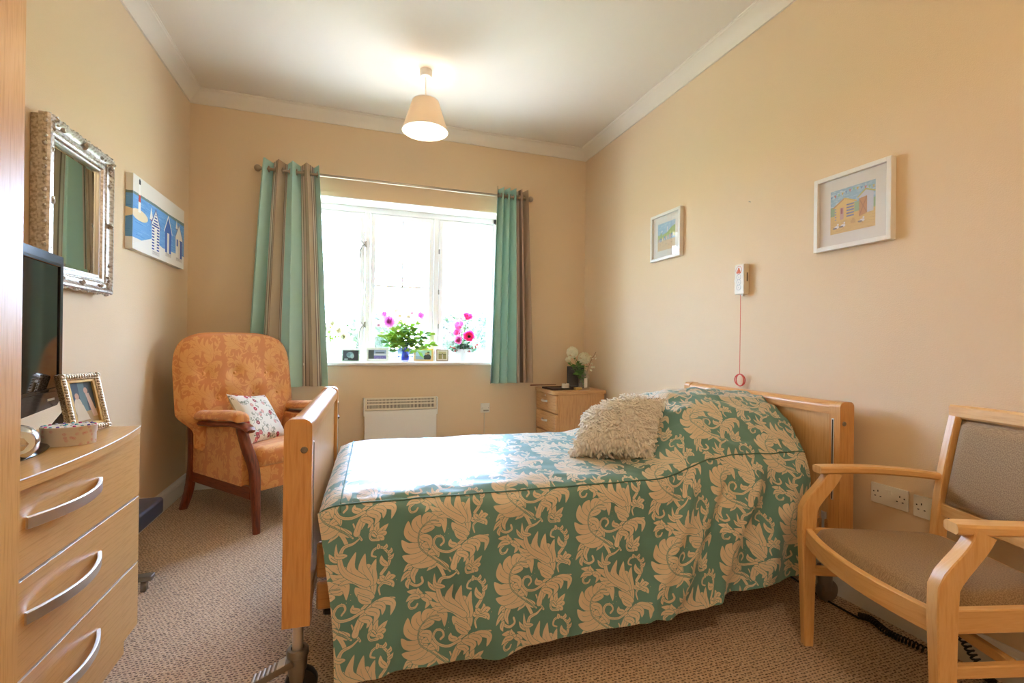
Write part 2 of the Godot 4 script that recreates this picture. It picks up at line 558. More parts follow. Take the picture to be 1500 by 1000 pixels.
func hut_print(k: int) -> Image:
	var im := Image.create(400, 400, false, Image.FORMAT_RGB8)
	var r := RandomNumberGenerator.new()
	r.seed = 30 + k
	im.fill(c8(150, 186, 206))
	for i in 160:
		idisc(im, r.randf() * 400, r.randf() * 150, r.randf_range(6, 26), c8(150, 186, 206).lerp(c8(206, 220, 226), r.randf()), r.randf_range(3, 8))
	if k == 0:
		irect(im, 0, 150, 400, 120, c8(150, 176, 130))
		irect(im, 0, 235, 400, 165, c8(226, 186, 110))
		for i in 260:
			irect(im, r.randf() * 400, r.randf_range(240, 400), r.randf_range(8, 50), 2, c8(226, 186, 110).lerp(c8(196, 146, 76), r.randf()))
		# bunting
		for q in 12:
			ipoly(im, v2([q * 34, 18 + absf(q - 6) * 5, q * 34 + 22, 18 + absf(q - 6) * 5, q * 34 + 11, 46 + absf(q - 6) * 5]), [c8(110, 150, 196), c8(212, 120, 110), c8(150, 196, 150), c8(230, 190, 90)][q % 4])
		# yellow hut, open hut
		ipoly(im, v2([40, 290, 40, 150, 130, 96, 220, 130, 220, 280]), c8(232, 190, 108))
		for q in 5:
			irect(im, 150, 150 + q * 26, 66, 11, c8(86, 120, 180)); irect(im, 42, 170 + q * 24, 12, 9, c8(100, 130, 190))
		iline(im, Vector2(26, 160), Vector2(130, 92), 10, c8(206, 150, 84)); iline(im, Vector2(130, 92), Vector2(236, 140), 10, c8(222, 182, 84))
		irect(im, 90, 170, 34, 110, c8(206, 160, 140)); irect(im, 96, 176, 18, 50, c8(160, 70, 80))
		ipoly(im, v2([262, 270, 262, 110, 320, 66, 384, 100, 384, 265]), c8(206, 206, 214))
		ipoly(im, v2([262, 290, 262, 130, 330, 120, 330, 270]), c8(196, 136, 72))
		iline(im, Vector2(266, 140), Vector2(326, 262), 6, c8(166, 106, 52)); iline(im, Vector2(326, 130), Vector2(266, 280), 6, c8(166, 106, 52))
		iline(im, Vector2(250, 116), Vector2(320, 60), 9, c8(204, 190, 96)); iline(im, Vector2(320, 60), Vector2(398, 96), 9, c8(204, 190, 96))
		# gulls and a sandcastle
		for g in [[60, 340], [120, 335], [290, 325]]:
			idisc(im, g[0], g[1], 22, c8(238, 234, 226), 13); idisc(im, g[0] - 18, g[1] + 8, 20, c8(120, 116, 116), 8); idisc(im, g[0] + 12, g[1] - 22, 9, c8(240, 236, 228))
			irect(im, g[0] + 19, g[1] - 22, 10, 4, c8(226, 150, 60)); irect(im, g[0], g[1] + 12, 3, 18, c8(206, 130, 70))
		irect(im, 190, 305, 42, 30, c8(206, 160, 92)); irect(im, 200, 288, 22, 20, c8(206, 160, 92))
	else:
		irect(im, 0, 255, 400, 145, c8(222, 190, 140))
		for i in 200:
			irect(im, r.randf() * 400, r.randf_range(260, 400), r.randf_range(8, 50), 2, c8(222, 190, 140).lerp(c8(196, 150, 100), r.randf()))
		ipoly(im, v2([0, 210, 90, 180, 220, 150, 320, 90, 400, 70, 400, 230, 0, 260]), c8(150, 176, 76))
		for i in 70:
			idisc(im, r.randf() * 400, r.randf_range(160, 230), r.randf_range(6, 18), c8(150, 176, 76).lerp(c8(196, 200, 90), r.randf()))
		irect(im, 210, 70, 18, 70, c8(240, 236, 230)); idisc(im, 90, 120, 26, c8(240, 236, 230), 8)
		for q in 9:
			var hx := 12.0 + q * 42
			var hy := 210.0 - q * 5
			ipoly(im, v2([hx, hy + 60, hx, hy + 20, hx + 18, hy, hx + 36, hy + 20, hx + 36, hy + 60]), [c8(206, 150, 160), c8(90, 130, 190), c8(236, 206, 120), c8(110, 150, 200), c8(226, 180, 170), c8(150, 190, 190)][q % 6])
			irect(im, hx + 12, hy + 28, 12, 32, c8(240, 232, 220))
		for q in 5:
			idisc(im, 60 + q * 66, 310 + (q % 2) * 26, 6, c8(110, 96, 90))
	return im

func snapshot(k: int) -> Image:
	# small photographs in stand-up frames: blurred shapes only
	var im := Image.create(200, 150, false, Image.FORMAT_RGB8)
	var r := RandomNumberGenerator.new()
	r.seed = 60 + k
	match k:
		0:
			im.fill(c8(48, 52, 54)); idisc(im, 92, 66, 46, c8(120, 146, 142), 44); idisc(im, 120, 84, 24, c8(150, 176, 170), 34); idisc(im, 70, 60, 26, c8(96, 120, 118)); irect(im, 20, 118, 44, 26, c8(128, 146, 140))
		1:
			im.fill(c8(150, 166, 186)); irect(im, 0, 0, 62, 150, c8(66, 78, 70)); irect(im, 62, 60, 138, 30, c8(206, 206, 206)); irect(im, 62, 96, 138, 54, c8(112, 100, 160)); irect(im, 80, 34, 100, 24, c8(90, 104, 108))
			for i in 40:
				irect(im, 62 + r.randf() * 130, 96 + r.randf() * 50, 10, 4, c8(150, 140, 190))
		2:
			im.fill(c8(186, 196, 206)); irect(im, 0, 90, 200, 60, c8(160, 166, 170)); idisc(im, 150, 110, 46, c8(58, 60, 62), 50); idisc(im, 132, 56, 16, c8(206, 160, 136), 20); idisc(im, 160, 46, 17, c8(196, 150, 126), 20); idisc(im, 160, 32, 17, c8(60, 46, 40), 12)
		3:
			im.fill(c8(150, 140, 84)); irect(im, 0, 0, 200, 44, c8(196, 186, 140)); irect(im, 0, 50, 200, 20, c8(110, 112, 66)); idisc(im, 104, 84, 15, c8(206, 196, 190), 34); idisc(im, 104, 42, 10, c8(120, 90, 76), 13); irect(im, 90, 116, 30, 26, c8(226, 222, 216))
		4:
			im = Image.create(150, 200, false, Image.FORMAT_RGB8)
			im.fill(c8(58, 74, 84)); irect(im, 60, 0, 34, 150, c8(96, 124, 128)); ipoly(im, v2([0, 150, 150, 130, 150, 200, 0, 200]), c8(176, 152, 110))
			idisc(im, 46, 120, 22, c8(216, 206, 180), 44); idisc(im, 46, 70, 11, c8(206, 166, 140), 14); ipoly(im, v2([40, 100, 70, 110, 92, 175, 24, 178]), c8(222, 212, 186))
			ipoly(im, v2([92, 60, 112, 60, 138, 165, 112, 165]), c8(206, 180, 166)); idisc(im, 98, 48, 11, c8(210, 170, 146), 14)
	return im

func floral_cushion() -> Image:
	var im := Image.create(512, 512, false, Image.FORMAT_RGB8)
	im.fill(c8(224, 212, 192))
	var r := RandomNumberGenerator.new()
	r.seed = 91
	for i in 46:
		var x := r.randf() * 512
		var y := r.randf() * 512
		var a := r.randf() * TAU
		for q in 18:
			wdisc(im, x + cos(a + q * 0.08) * q * 3, y + sin(a + q * 0.08) * q * 3, 2.0, c8(120, 122, 100))
		for q in 4:
			wdisc(im, x + cos(a + 0.6 + q) * 14, y + sin(a + 0.6 + q) * 14, r.randf_range(4, 8), c8(136, 132, 106))
	for i in 26:
		var x := r.randf() * 512
		var y := r.randf() * 512
		var col := [c8(176, 44, 60), c8(196, 96, 96), c8(150, 70, 74), c8(206, 150, 140)][i % 4] as Color
		for q in 6:
			wdisc(im, x + cos(q * TAU / 6) * 11, y + sin(q * TAU / 6) * 11, 10, col)
		wdisc(im, x, y, 5, c8(226, 190, 140))
	return im

func box_print() -> Image:
	var im := Image.create(512, 128, false, Image.FORMAT_RGB8)
	im.fill(c8(214, 196, 172))
	var r := RandomNumberGenerator.new()
	r.seed = 12
	for i in 26:
		var x := r.randf() * 512
		var y := r.randf() * 128
		var col := c8(200, 96, 100).lerp(c8(214, 150, 140), r.randf())
		for q in 26:
			wdisc(im, x + cos(q * 0.45) * (2 + q * 0.42), y + sin(q * 0.45) * (2 + q * 0.42), 1.6, col)
	return im

func make_materials() -> void:
	var m: StandardMaterial3D
	m = mat("wall_paint", c8(229, 202, 164), 0.85)
	m.heightmap_enabled = true
	m.heightmap_texture = noise_tex(0.09, [], [], 8, FastNoiseLite.TYPE_SIMPLEX_SMOOTH, 3)
	m.heightmap_scale = 0.05
	m.uv1_scale = Vector3(6, 6, 6)
	mat("ceiling_paint", c8(234, 223, 204), 0.9)
	mat("white_paint", c8(238, 232, 220), 0.5)
	mat("window_white", c8(236, 231, 226), 0.35)
	var ci := carpet_image()
	m = tmat("carpet", tex(ci), Vector2(1.0 / 0.40, 1.0 / 0.40), 0.95)
	m.heightmap_enabled = true
	m.heightmap_texture = tex(carpet_height(ci))
	m.heightmap_scale = 0.35
	m.rim_enabled = true
	m.rim = 0.3
	wood("oak", c8(214, 160, 94), c8(230, 182, 116), 3, 0.3, 0.05, 1.3)
	wood("bed_wood", c8(206, 146, 82), c8(222, 166, 100), 5, 0.32, 0.1, 2.0)
	wood("bed_panel", c8(206, 156, 96), c8(220, 174, 114), 6, 0.42, 0.1, 2.0)
	wood("chair_wood", c8(220, 164, 98), c8(232, 184, 118), 9, 0.35, 0.12, 1.4)
	wood("mahogany", c8(92, 40, 22), c8(140, 66, 36), 11, 0.3, 0.08, 1.0)
	wood("cabinet_wood", c8(196, 144, 92), c8(216, 168, 114), 14, 0.45)
	mat("brushed_steel", c8(228, 225, 220), 0.36, 0.85)
	mat("chrome", c8(214, 212, 208), 0.18, 1.0)
	mat("cast_metal", c8(150, 144, 134), 0.38, 0.9)
	mat("nickel", c8(176, 162, 142), 0.28, 1.0)
	mat("black_plastic", c8(28, 26, 25), 0.35)
	mat("gloss_black", c8(16, 15, 15), 0.12)
	mat("tv_bezel", c8(34, 30, 28), 0.16)
	mat("screen_glass", c8(20, 16, 13), 0.05)
	mat("black_vinyl", c8(44, 46, 54), 0.28)
	mat("white_plastic", c8(234, 228, 216), 0.4)
	mat("cream_plastic", c8(226, 212, 184), 0.45)
	mat("slot_dark", c8(46, 40, 34), 0.8)
	mat("red_plastic", c8(214, 74, 48), 0.4)
	mat("grey_print", c8(166, 160, 150), 0.6)
	mat("orange_print", c8(222, 110, 66), 0.6)
	m = tmat("damask", damask(1.0, c8(220, 202, 174), c8(100, 146, 137)), Vector2(1.0 / 0.62, 1.0 / 0.305), 0.42)
	m.rim_enabled = true
	m.rim = 0.35
	m = tmat("armchair_cloth", damask(0.6, c8(230, 164, 94), c8(216, 138, 76)), Vector2(1.0 / 0.55, 1.0 / 0.30), 0.8)
	m.rim_enabled = true
	m.rim = 0.5
	m = tmat("curtain_cloth", tex(stripes_image()), Vector2(1.0 / 0.5, 1.0), 0.8)
	m.backlight_enabled = true
	m.backlight = Color(0.16, 0.16, 0.14)
	mat("curtain_lining", c8(226, 220, 206), 0.9)
	mat("sheet_white", c8(236, 226, 208), 0.9)
	m = mat("fleece", c8(254, 249, 240), 0.95)
	m.rim_enabled = true
	m.rim = 0.3
	m = mat("fleece_pile", c8(254, 249, 240), 0.95)
	m.backlight_enabled = true
	m.backlight = Color(0.8, 0.77, 0.7)
	mat("piping", c8(84, 122, 106), 0.6)
	m = tmat("seat_cloth", noise_tex(0.12, [c8(136, 108, 74), c8(168, 138, 100)], [0.3, 0.7], 21, FastNoiseLite.TYPE_SIMPLEX_SMOOTH, 4), Vector2(9, 5), 0.9)
	m.rim_enabled = true
	m.rim = 0.3
	tmat("floral_cloth", tex(floral_cushion()), Vector2(1, 1), 0.85)
	mat("cream_cloth", c8(222, 208, 180), 0.9)
	m = mat("glass", Color(0.97, 0.98, 0.98, 0.06), 0.02)
	m.transparency = BaseMaterial3D.TRANSPARENCY_ALPHA
	m = mat("clear_glass", Color(0.95, 0.97, 0.96, 0.1), 0.02)
	m.transparency = BaseMaterial3D.TRANSPARENCY_ALPHA
	m = mat("blue_glass", Color(0.20, 0.34, 0.86, 0.55), 0.05)
	m.transparency = BaseMaterial3D.TRANSPARENCY_ALPHA
	m = mat("pale_blue_organza", Color(0.62, 0.74, 0.96, 0.6), 0.6)
	m.transparency = BaseMaterial3D.TRANSPARENCY_ALPHA
	mat("mirror_glass", c8(226, 232, 226), 0.02, 1.0)
	m = tmat("silver_leaf", noise_tex(0.05, [c8(168, 156, 138), c8(198, 188, 174), c8(216, 208, 196)], [0.25, 0.5, 0.8], 31), Vector2(4, 4), 0.4)
	m.metallic = 0.75
	mat("silver_bright", c8(214, 206, 194), 0.3, 0.9)
	m = tmat("gilt", noise_tex(0.06, [c8(140, 114, 80), c8(206, 186, 150), c8(230, 216, 190)], [0.25, 0.5, 0.8], 33), Vector2(12, 12), 0.35)
	m.metallic = 0.7
	mat("gold_inner", c8(206, 170, 104), 0.4, 0.5)
	mat("frame_white", c8(236, 230, 218), 0.4)
	mat("mount_card", c8(236, 228, 216), 0.9)
	mat("frame_green", c8(150, 166, 140), 0.5)
	mat("frame_ivory", c8(232, 230, 214), 0.5)
	mat("frame_pine", c8(226, 180, 118), 0.5)
	mat("frame_taupe", c8(168, 140, 110), 0.5)
	mat("frame_black", c8(26, 28, 32), 0.35)
	mat("dark_back", c8(84, 66, 46), 0.8)
	tmat("canvas_print", tex(beach_hut_canvas()), Vector2(1, 1), 0.75)
	mat("canvas_edge_white", c8(232, 226, 214), 0.8)
	mat("canvas_edge_blue", c8(104, 150, 196), 0.8)
	tmat("print_a", tex(hut_print(0)), Vector2(1, 1), 0.6)
	tmat("print_b", tex(hut_print(1)), Vector2(1, 1), 0.6)
	for k in 5:
		tmat("snapshot_%d" % k, tex(snapshot(k)), Vector2(1, 1), 0.35)
	tmat("box_paper", tex(box_print()), Vector2(1.0 / 0.2, 1.0 / 0.05), 0.7)
	for g in [["gem_pink", c8(206, 60, 120)], ["gem_aqua", c8(110, 196, 214)], ["gem_violet", c8(110, 84, 190)], ["gem_clear", c8(226, 226, 236)]]:
		mat(g[0], g[1], 0.12)
	for g in [["petal_mauve", c8(232, 150, 212)], ["petal_pale", c8(232, 196, 196)], ["petal_cream", c8(244, 232, 200)], ["petal_magenta", c8(238, 60, 134)], ["petal_pink", c8(240, 140, 190)], ["petal_white", c8(246, 240, 214)], ["leaf_lime", c8(150, 190, 60)], ["leaf_green", c8(84, 130, 56)], ["leaf_dark", c8(50, 84, 46)], ["leaf_pale", c8(170, 206, 176)], ["berry_red", c8(200, 40, 50)], ["twig", c8(150, 116, 84)]]:
		m = mat(g[0], g[1], 0.6)
		m.backlight_enabled = true
		m.backlight = g[1] * (0.4 if g[0].begins_with("leaf") else 0.9)
	mat("white_china", c8(240, 238, 232), 0.25)
	mat("wax", c8(240, 234, 220), 0.5)
	mat("tray_dark", c8(56, 38, 34), 0.35)
	m = mat("shade_cloth", c8(244, 228, 204), 0.85)
	m.backlight_enabled = true
	m.backlight = Color(0.5, 0.46, 0.40)
	m = mat("fill_opal_glow", c8(250, 244, 230), 0.4)  # glow of the added fill dome behind the camera
	m.emission_enabled = true
	m.emission = c8(255, 228, 190)
	m.emission_energy_multiplier = 1.5
	m = mat("bulb_glow", c8(255, 240, 205), 0.5)
	m.emission_enabled = true
	m.emission = c8(255, 226, 170)
	m.emission_energy_multiplier = 3.0
	m = mat("leaf_garden", c8(46, 64, 36), 0.7)
	m.backlight_enabled = true
	m.backlight = Color(0.12, 0.2, 0.08)
	mat("bark", c8(120, 100, 84), 0.9)
	mat("lawn", c8(150, 166, 120), 0.95)
	mat("paving", c8(206, 196, 180), 0.9)
	mat("garden_stone", c8(84, 66, 58), 0.9)
	mat("garden_stone_pale", c8(110, 92, 82), 0.9)
	mat("mortar", c8(196, 186, 172), 0.95)
	mat("black_cable", c8(22, 20, 20), 0.45)
	mat("white_cable", c8(226, 216, 196), 0.5)

# ---------------------------------------------------------------- scene
func _ready() -> void:
	rng.seed = 20
	# camera: 1.16 m up, turned 18.6 degrees to the right, rolled 0.7 degrees
	var cam := Camera3D.new()
	cam.name = "camera"
	var yaw := deg_to_rad(18.6)
	var pitch := deg_to_rad(0.08)
	var roll := deg_to_rad(0.70)
	var fwd := Vector3(sin(yaw) * cos(pitch), sin(pitch), -cos(yaw) * cos(pitch))
	var right0 := Vector3(cos(yaw), 0, sin(yaw))
	var up0 := right0.cross(fwd)
	var right := right0 * cos(roll) + up0 * sin(roll)
	var up := up0 * cos(roll) - right0 * sin(roll)
	cam.transform = Transform3D(Basis(right, up, -fwd), Vector3(0, 1.16, 0))
	cam.fov = rad_to_deg(2.0 * atan(500.0 / 690.0))
	cam.near = 0.02
	cam.far = 200.0
	add_child(cam)
	# daylight: bright hazy sky and a high sun that stands behind the house and lights the garden
	var env := Environment.new()
	env.background_mode = Environment.BG_SKY
	var sky := Sky.new()
	var sm := ProceduralSkyMaterial.new()
	sm.sky_top_color = c8(180, 211, 255)
	sm.sky_horizon_color = c8(190, 218, 255)
	sm.ground_bottom_color = c8(170, 165, 150)
	sm.ground_horizon_color = c8(220, 216, 205)
	sky.sky_material = sm
	env.sky = sky
	env.background_energy_multiplier = 26.5
	env.tonemap_mode = Environment.TONE_MAPPER_LINEAR
	env.tonemap_exposure = 2.15
	env.sdfgi_enabled = true
	env.ssao_enabled = true
	env.ssil_enabled = true
	var we := WorldEnvironment.new()
	we.name = "world_environment"
	we.environment = env
	add_child(we)
	var sun := DirectionalLight3D.new()
	sun.name = "sun"
	sun.light_energy = 5.0
	sun.light_color = c8(255, 244, 226)
	sun.light_angular_distance = 0.6
	sun.shadow_enabled = true
	sun.sky_mode = DirectionalLight3D.SKY_MODE_LIGHT_ONLY
	sun.transform = Transform3D(Basis.looking_at(Vector3(0.35, -1.0, -0.55).normalized(), Vector3.UP), Vector3(0, 8, 0))
	add_child(sun)

	make_materials()
	room()
	window()
	garden()
	bed()
	bedding()
	carver_chair()
	armchair()
	wardrobe()
	drawers()
	drawer_top_things()
	wall_things_left()
	curtains()
	sill_things()
	heater_and_sockets()
	bedside()
	wall_things_right()
	pendant("pendant_lamp", w(0.458, CEIL, 3.32), "cream cone pendant lampshade hanging lit in front of the window wall")
	fill_dome(w(0.458, CEIL, -0.2))  # added fill light above and behind the camera, never in view
	cables()

func wall_strip(called: String, a: Vector3, b: Vector3, nrm: Vector3, profile: Array, matn: String) -> void:
	# profile: Vector2(distance from the wall, height); swept from a to b; nrm points into the room
	var m := mb()
	var r0 := PackedVector3Array()
	var r1 := PackedVector3Array()
	for p in profile:
		r0.push_back(a + nrm * p.x + Vector3.UP * p.y)
		r1.push_back(b + nrm * p.x + Vector3.UP * p.y)
	m.loft([r0, r1])
	struct(obj(called, m, matn, null, 30.0, 0))

func room() -> void:
	var th := 0.3
	var lx := XR - XL
	var cx := (XL + XR) * 0.5
	var ld := DB - DF
	var cd := (DB + DF) * 0.5
	struct(bx("floor", "carpet", w(cx, -0.1, cd), Vector3(lx + 2 * th, 0.2, ld + 2 * th), null, 0.0, 2))
	struct(bx("ceiling", "ceiling_paint", w(cx, CEIL + 0.1, cd), Vector3(lx + 2 * th, 0.2, ld + 2 * th), null, 0.0, 2))
	struct(bx("wall_left", "wall_paint", w(XL - th * 0.5, CEIL * 0.5, cd), Vector3(th, CEIL, ld + 2 * th), null, 0.0))
	struct(bx("wall_right", "wall_paint", w(XR + th * 0.5, CEIL * 0.5, cd), Vector3(th, CEIL, ld + 2 * th), null, 0.0))
	struct(bx("wall_front", "wall_paint", w(cx, CEIL * 0.5, DF - th * 0.5), Vector3(lx, CEIL, th), null, 0.0))
	var m := mb()
	var x0 := -0.50
	var x1 := 1.34
	var y0 := 0.945
	var y1 := 2.362
	m.box(w((XL + x0) * 0.5, CEIL * 0.5, DB + th * 0.5), Vector3(x0 - XL, CEIL, th), 0.0)
	m.box(w((XR + x1) * 0.5, CEIL * 0.5, DB + th * 0.5), Vector3(XR - x1, CEIL, th), 0.0)
	m.box(w((x0 + x1) * 0.5, y0 * 0.5, DB + th * 0.5), Vector3(x1 - x0, y0, th), 0.0)
	m.box(w((x0 + x1) * 0.5, (CEIL + y1) * 0.5, DB + th * 0.5), Vector3(x1 - x0, CEIL - y1, th), 0.0)
	struct(obj("wall_back", m, "wall_paint", null, 0.0))
	# white plaster reveal round the window opening
	m = mb()
	for s in [[x0 + 0.004, 1], [x1 - 0.004, 1]]:
		m.box(w(s[0], (y0 + y1) * 0.5, DB + 0.111), Vector3(0.008, y1 - y0, 0.216), 0.0)
	m.box(w((x0 + x1) * 0.5, y1 - 0.004, DB + 0.111), Vector3(x1 - x0, 0.008, 0.216), 0.0)
	struct(obj("trim_1", m, "white_paint", null, 0.0))
	# skirting
	var sk := [Vector2(0, 0), Vector2(0.017, 0), Vector2(0.017, 0.092), Vector2(0.013, 0.098), Vector2(0.015, 0.106), Vector2(0.012, 0.114), Vector2(0.006, 0.122), Vector2(0.006, 0.13), Vector2(0, 0.13)]
	wall_strip("baseboard_left", w(XL, 0, DF), w(XL, 0, DB), Vector3(1, 0, 0), sk, "white_paint")
	wall_strip("baseboard_right", w(XR, 0, DB), w(XR, 0, DF), Vector3(-1, 0, 0), sk, "white_paint")
	wall_strip("baseboard_back", w(XL, 0, DB), w(XR, 0, DB), Vector3(0, 0, 1), sk, "white_paint")
	wall_strip("baseboard_front", w(XR, 0, DF), w(XL, 0, DF), Vector3(0, 0, -1), sk, "white_paint")
	# coved cornice
	var co := [Vector2(0, 2.957), Vector2(0.012, 2.957), Vector2(0.014, 2.966), Vector2(0.02, 2.984), Vector2(0.032, 3.004), Vector2(0.05, 3.02), Vector2(0.072, 3.031), Vector2(0.085, 3.034), Vector2(0.088, 3.041), Vector2(0.094, 3.043), Vector2(0.094, 3.06), Vector2(0, 3.06)]
	wall_strip("trim_2", w(XL, 0, DF), w(XL, 0, DB), Vector3(1, 0, 0), co, "ceiling_paint")
	wall_strip("trim_3", w(XR, 0, DB), w(XR, 0, DF), Vector3(-1, 0, 0), co, "ceiling_paint")
	wall_strip("trim_4", w(XL, 0, DB), w(XR, 0, DB), Vector3(0, 0, 1), co, "ceiling_paint")
	wall_strip("trim_5", w(XR, 0, DF), w(XL, 0, DF), Vector3(0, 0, -1), co, "ceiling_paint")
	# closed door behind the photographer
	var d := Node3D.new()
	d.name = "door_1"
	add_child(d)
	struct(d)
	bx("leaf", "oak", w(1.3, 1.0, DF + 0.02), Vector3(0.86, 2.0, 0.04), d, 0.003)
	var fr := mb()
	fr.box(w(0.83, 1.03, DF + 0.025), Vector3(0.07, 2.06, 0.05), 0.004)
	fr.box(w(1.77, 1.03, DF + 0.025), Vector3(0.07, 2.06, 0.05), 0.004)
	fr.box(w(1.3, 2.09, DF + 0.025), Vector3(1.01, 0.07, 0.05), 0.004)
	obj("architrave", fr, "white_paint", d)
	var hd := mb()
	hd.tube([w(0.95, 1.0, DF + 0.04), w(0.95, 1.0, DF + 0.085), w(1.06, 1.0, DF + 0.085)], 0.009)
	obj("handle", hd, "brushed_steel", d)

func window() -> void:
	var win := Node3D.new()
	win.name = "window_1"
	add_child(win)
	struct(win)
	var x0 := -0.49
	var x1 := 1.33
	var y0 := 0.977
	var y1 := 2.354
	var d := 4.455
	var fr := mb()
	fr.box(w(x0 + 0.025, (y0 + y1) * 0.5, d), Vector3(0.05, y1 - y0, 0.075), 0.004)
	fr.box(w(x1 - 0.025, (y0 + y1) * 0.5, d), Vector3(0.05, y1 - y0, 0.075), 0.004)
	fr.box(w((x0 + x1) * 0.5, y1 - 0.025, d), Vector3(x1 - x0, 0.05, 0.075), 0.004)
	fr.box(w((x0 + x1) * 0.5, y0 + 0.025, d), Vector3(x1 - x0, 0.05, 0.075), 0.004)
	obj("window_frame", fr, "window_white", win)
	var mull := [0.113, 0.727]
	for x in mull:
		bx("mullion", "window_white", w(x, (y0 + y1) * 0.5, d), Vector3(0.045, y1 - y0 - 0.09, 0.08), win, 0.005)
	var lights := [[x0 + 0.05, mull[0] - 0.0225], [mull[0] + 0.0225, mull[1] - 0.0225], [mull[1] + 0.0225, x1 - 0.05]]
	for k in 3:
		var a: float = lights[k][0] + 0.003
		var b: float = lights[k][1] - 0.003
		var s := mb()
		var sd := d - 0.012
		var sw := 0.042
		s.box(w(a + sw * 0.5, (y0 + y1) * 0.5, sd), Vector3(sw, y1 - y0 - 0.106, 0.05), 0.006)
		s.box(w(b - sw * 0.5, (y0 + y1) * 0.5, sd), Vector3(sw, y1 - y0 - 0.106, 0.05), 0.006)
		s.box(w((a + b) * 0.5, y1 - 0.053 - sw * 0.5, sd), Vector3(b - a, sw, 0.048), 0.006)
		s.box(w((a + b) * 0.5, y0 + 0.053 + sw * 0.6, sd), Vector3(b - a, sw * 1.2, 0.048), 0.006)
		var sash := obj("sash", s, "window_white", win)
		bx("pane", "glass", w((a + b) * 0.5, (y0 + y1) * 0.5, sd + 0.005), Vector3(b - a - 0.06, y1 - y0 - 0.16, 0.004), sash, 0.0)
		if k == 1:
			bx("glazing_bar", "window_white", w((a + b) * 0.5, 1.655, sd), Vector3(b - a - 0.07, 0.018, 0.03), sash, 0.004)
		if k < 2:
			bx("glazing_bar", "window_white", w((a + b) * 0.5 - (0.02 if k == 0 else 0.0), (y0 + y1) * 0.5, sd), Vector3(0.016, y1 - y0 - 0.16, 0.03), sash, 0.004)
	# casement fasteners and stays
	for y in [2.02, 1.30]:
		var h := mb()
		h.box(w(mull[0] - 0.02, y, d - 0.048), Vector3(0.018, 0.055, 0.012), 0.003)
		h.tube([w(mull[0] - 0.02, y + 0.005, d - 0.052), w(mull[0] - 0.05, y - 0.02, d - 0.06), w(mull[0] - 0.066, y - 0.06, d - 0.056), w(mull[0] - 0.068, y - 0.13, d - 0.054)], 0.006)
		h.tube([w(mull[0] - 0.03, y - 0.01, d - 0.055), w(mull[0] - 0.058, y + 0.022, d - 0.06)], 0.006)
		obj("window_handle", h, "cast_metal", win)
	for y in [2.0, 1.62, 1.3]:
		bx("hinge", "cast_metal", w(mull[1] + 0.026, y, d - 0.045), Vector3(0.012, 0.045, 0.012), win, 0.003)
	# sill board with a rounded nose that stands proud of the wall
	var m := mb()
	m.box(w(0.42, 0.96, DB + 0.095), Vector3(1.838, 0.03, 0.25), 0.012, 4)
	obj("window_sill", m, "white_paint", win)

func garden() -> void:
	struct(bx("ground", "lawn", w(2, -0.45, 22), Vector3(60, 0.3, 34), null, 0.0))
	struct(bx("garden_path", "paving", w(1, -0.285, 6.6), Vector3(20, 0.05, 3.0), null, 0.0))
	# low stone garden wall
	var g := thing("garden_wall", "low stone garden wall outside beyond the window panes", "wall", w(1.0, -0.3, 11))
	bx("wall_core", "mortar", Vector3(0, 0.55, 0), Vector3(12, 1.1, 0.3), g, 0.0)
	var r := RandomNumberGenerator.new()
	r.seed = 4
	for row in 4:
		var x := -4.2
		while x < 4.6:
			var l := r.randf_range(0.3, 0.55)
			bx("stone", "garden_stone" if r.randf() < 0.5 else "garden_stone_pale", Vector3(x + l * 0.5, 0.14 + row * 0.265, 0.16), Vector3(l - 0.025, 0.235, 0.06), g, 0.02)
			x += l
	var k := 0
	for t in [[-1.7, 13.2, 2.8, 1.25], [0.6, 14.6, 2.6, 1.0], [2.6, 13.0, 2.5, 1.0], [4.6, 15.2, 3.0, 1.4], [-4.3, 16.0, 3.4, 1.6], [7.9, 16.0, 3.6, 1.8]]:
		var lab: String = ["bushy green shrub beyond the garden wall behind the left casement", "small round shrub beyond the garden wall behind the blue vase", "green shrub beyond the garden wall behind the mauve flowers", "tall green shrub beyond the garden wall behind the red flowers", "broad tree beyond the garden wall hidden by the left curtain", "broad tree beyond the garden wall hidden by the right curtain"][k]
		var tr := thing("garden_shrub", lab, "shrub", w(t[0], -0.3, t[1]), 0.0, "shrubs outside the window")
		var tk := mb()
		tk.tube([Vector3(0, -0.02, 0), Vector3(0.05, t[2] * 0.3, 0.02), Vector3(0, t[2] * 0.6, 0)], [0.09, 0.07, 0.04], 7)
		obj("trunk", tk, "bark", tr)
		var c := mb()
		for i in 1500:
			var dir := Vector3(r.randfn(), r.randfn(), r.randfn()).normalized()
			var lump := 0.72 + 0.28 * sin(dir.x * 5.0 + k) * sin(dir.y * 4.0) * cos(dir.z * 6.0)
			var p: Vector3 = dir * t[3] * lump * pow(r.randf(), 0.3)
			p.y = p.y * 0.95 + t[2] * 0.62
			if p.y < 0.15:
				continue
			var a := Vector3(r.randfn(), r.randfn(), r.randfn()).normalized() * 0.11
			var b := a.cross(dir).normalized() * 0.055
			c.quad(p - a, p - b, p + a, p + b)
		obj("foliage", c, "leaf_garden", tr, 0.0)
		k += 1

# ---------------------------------------------------------------- the bed
const BED_AT := Vector3(-0.135, 0, -2.12)
const BED_TURN := -0.042

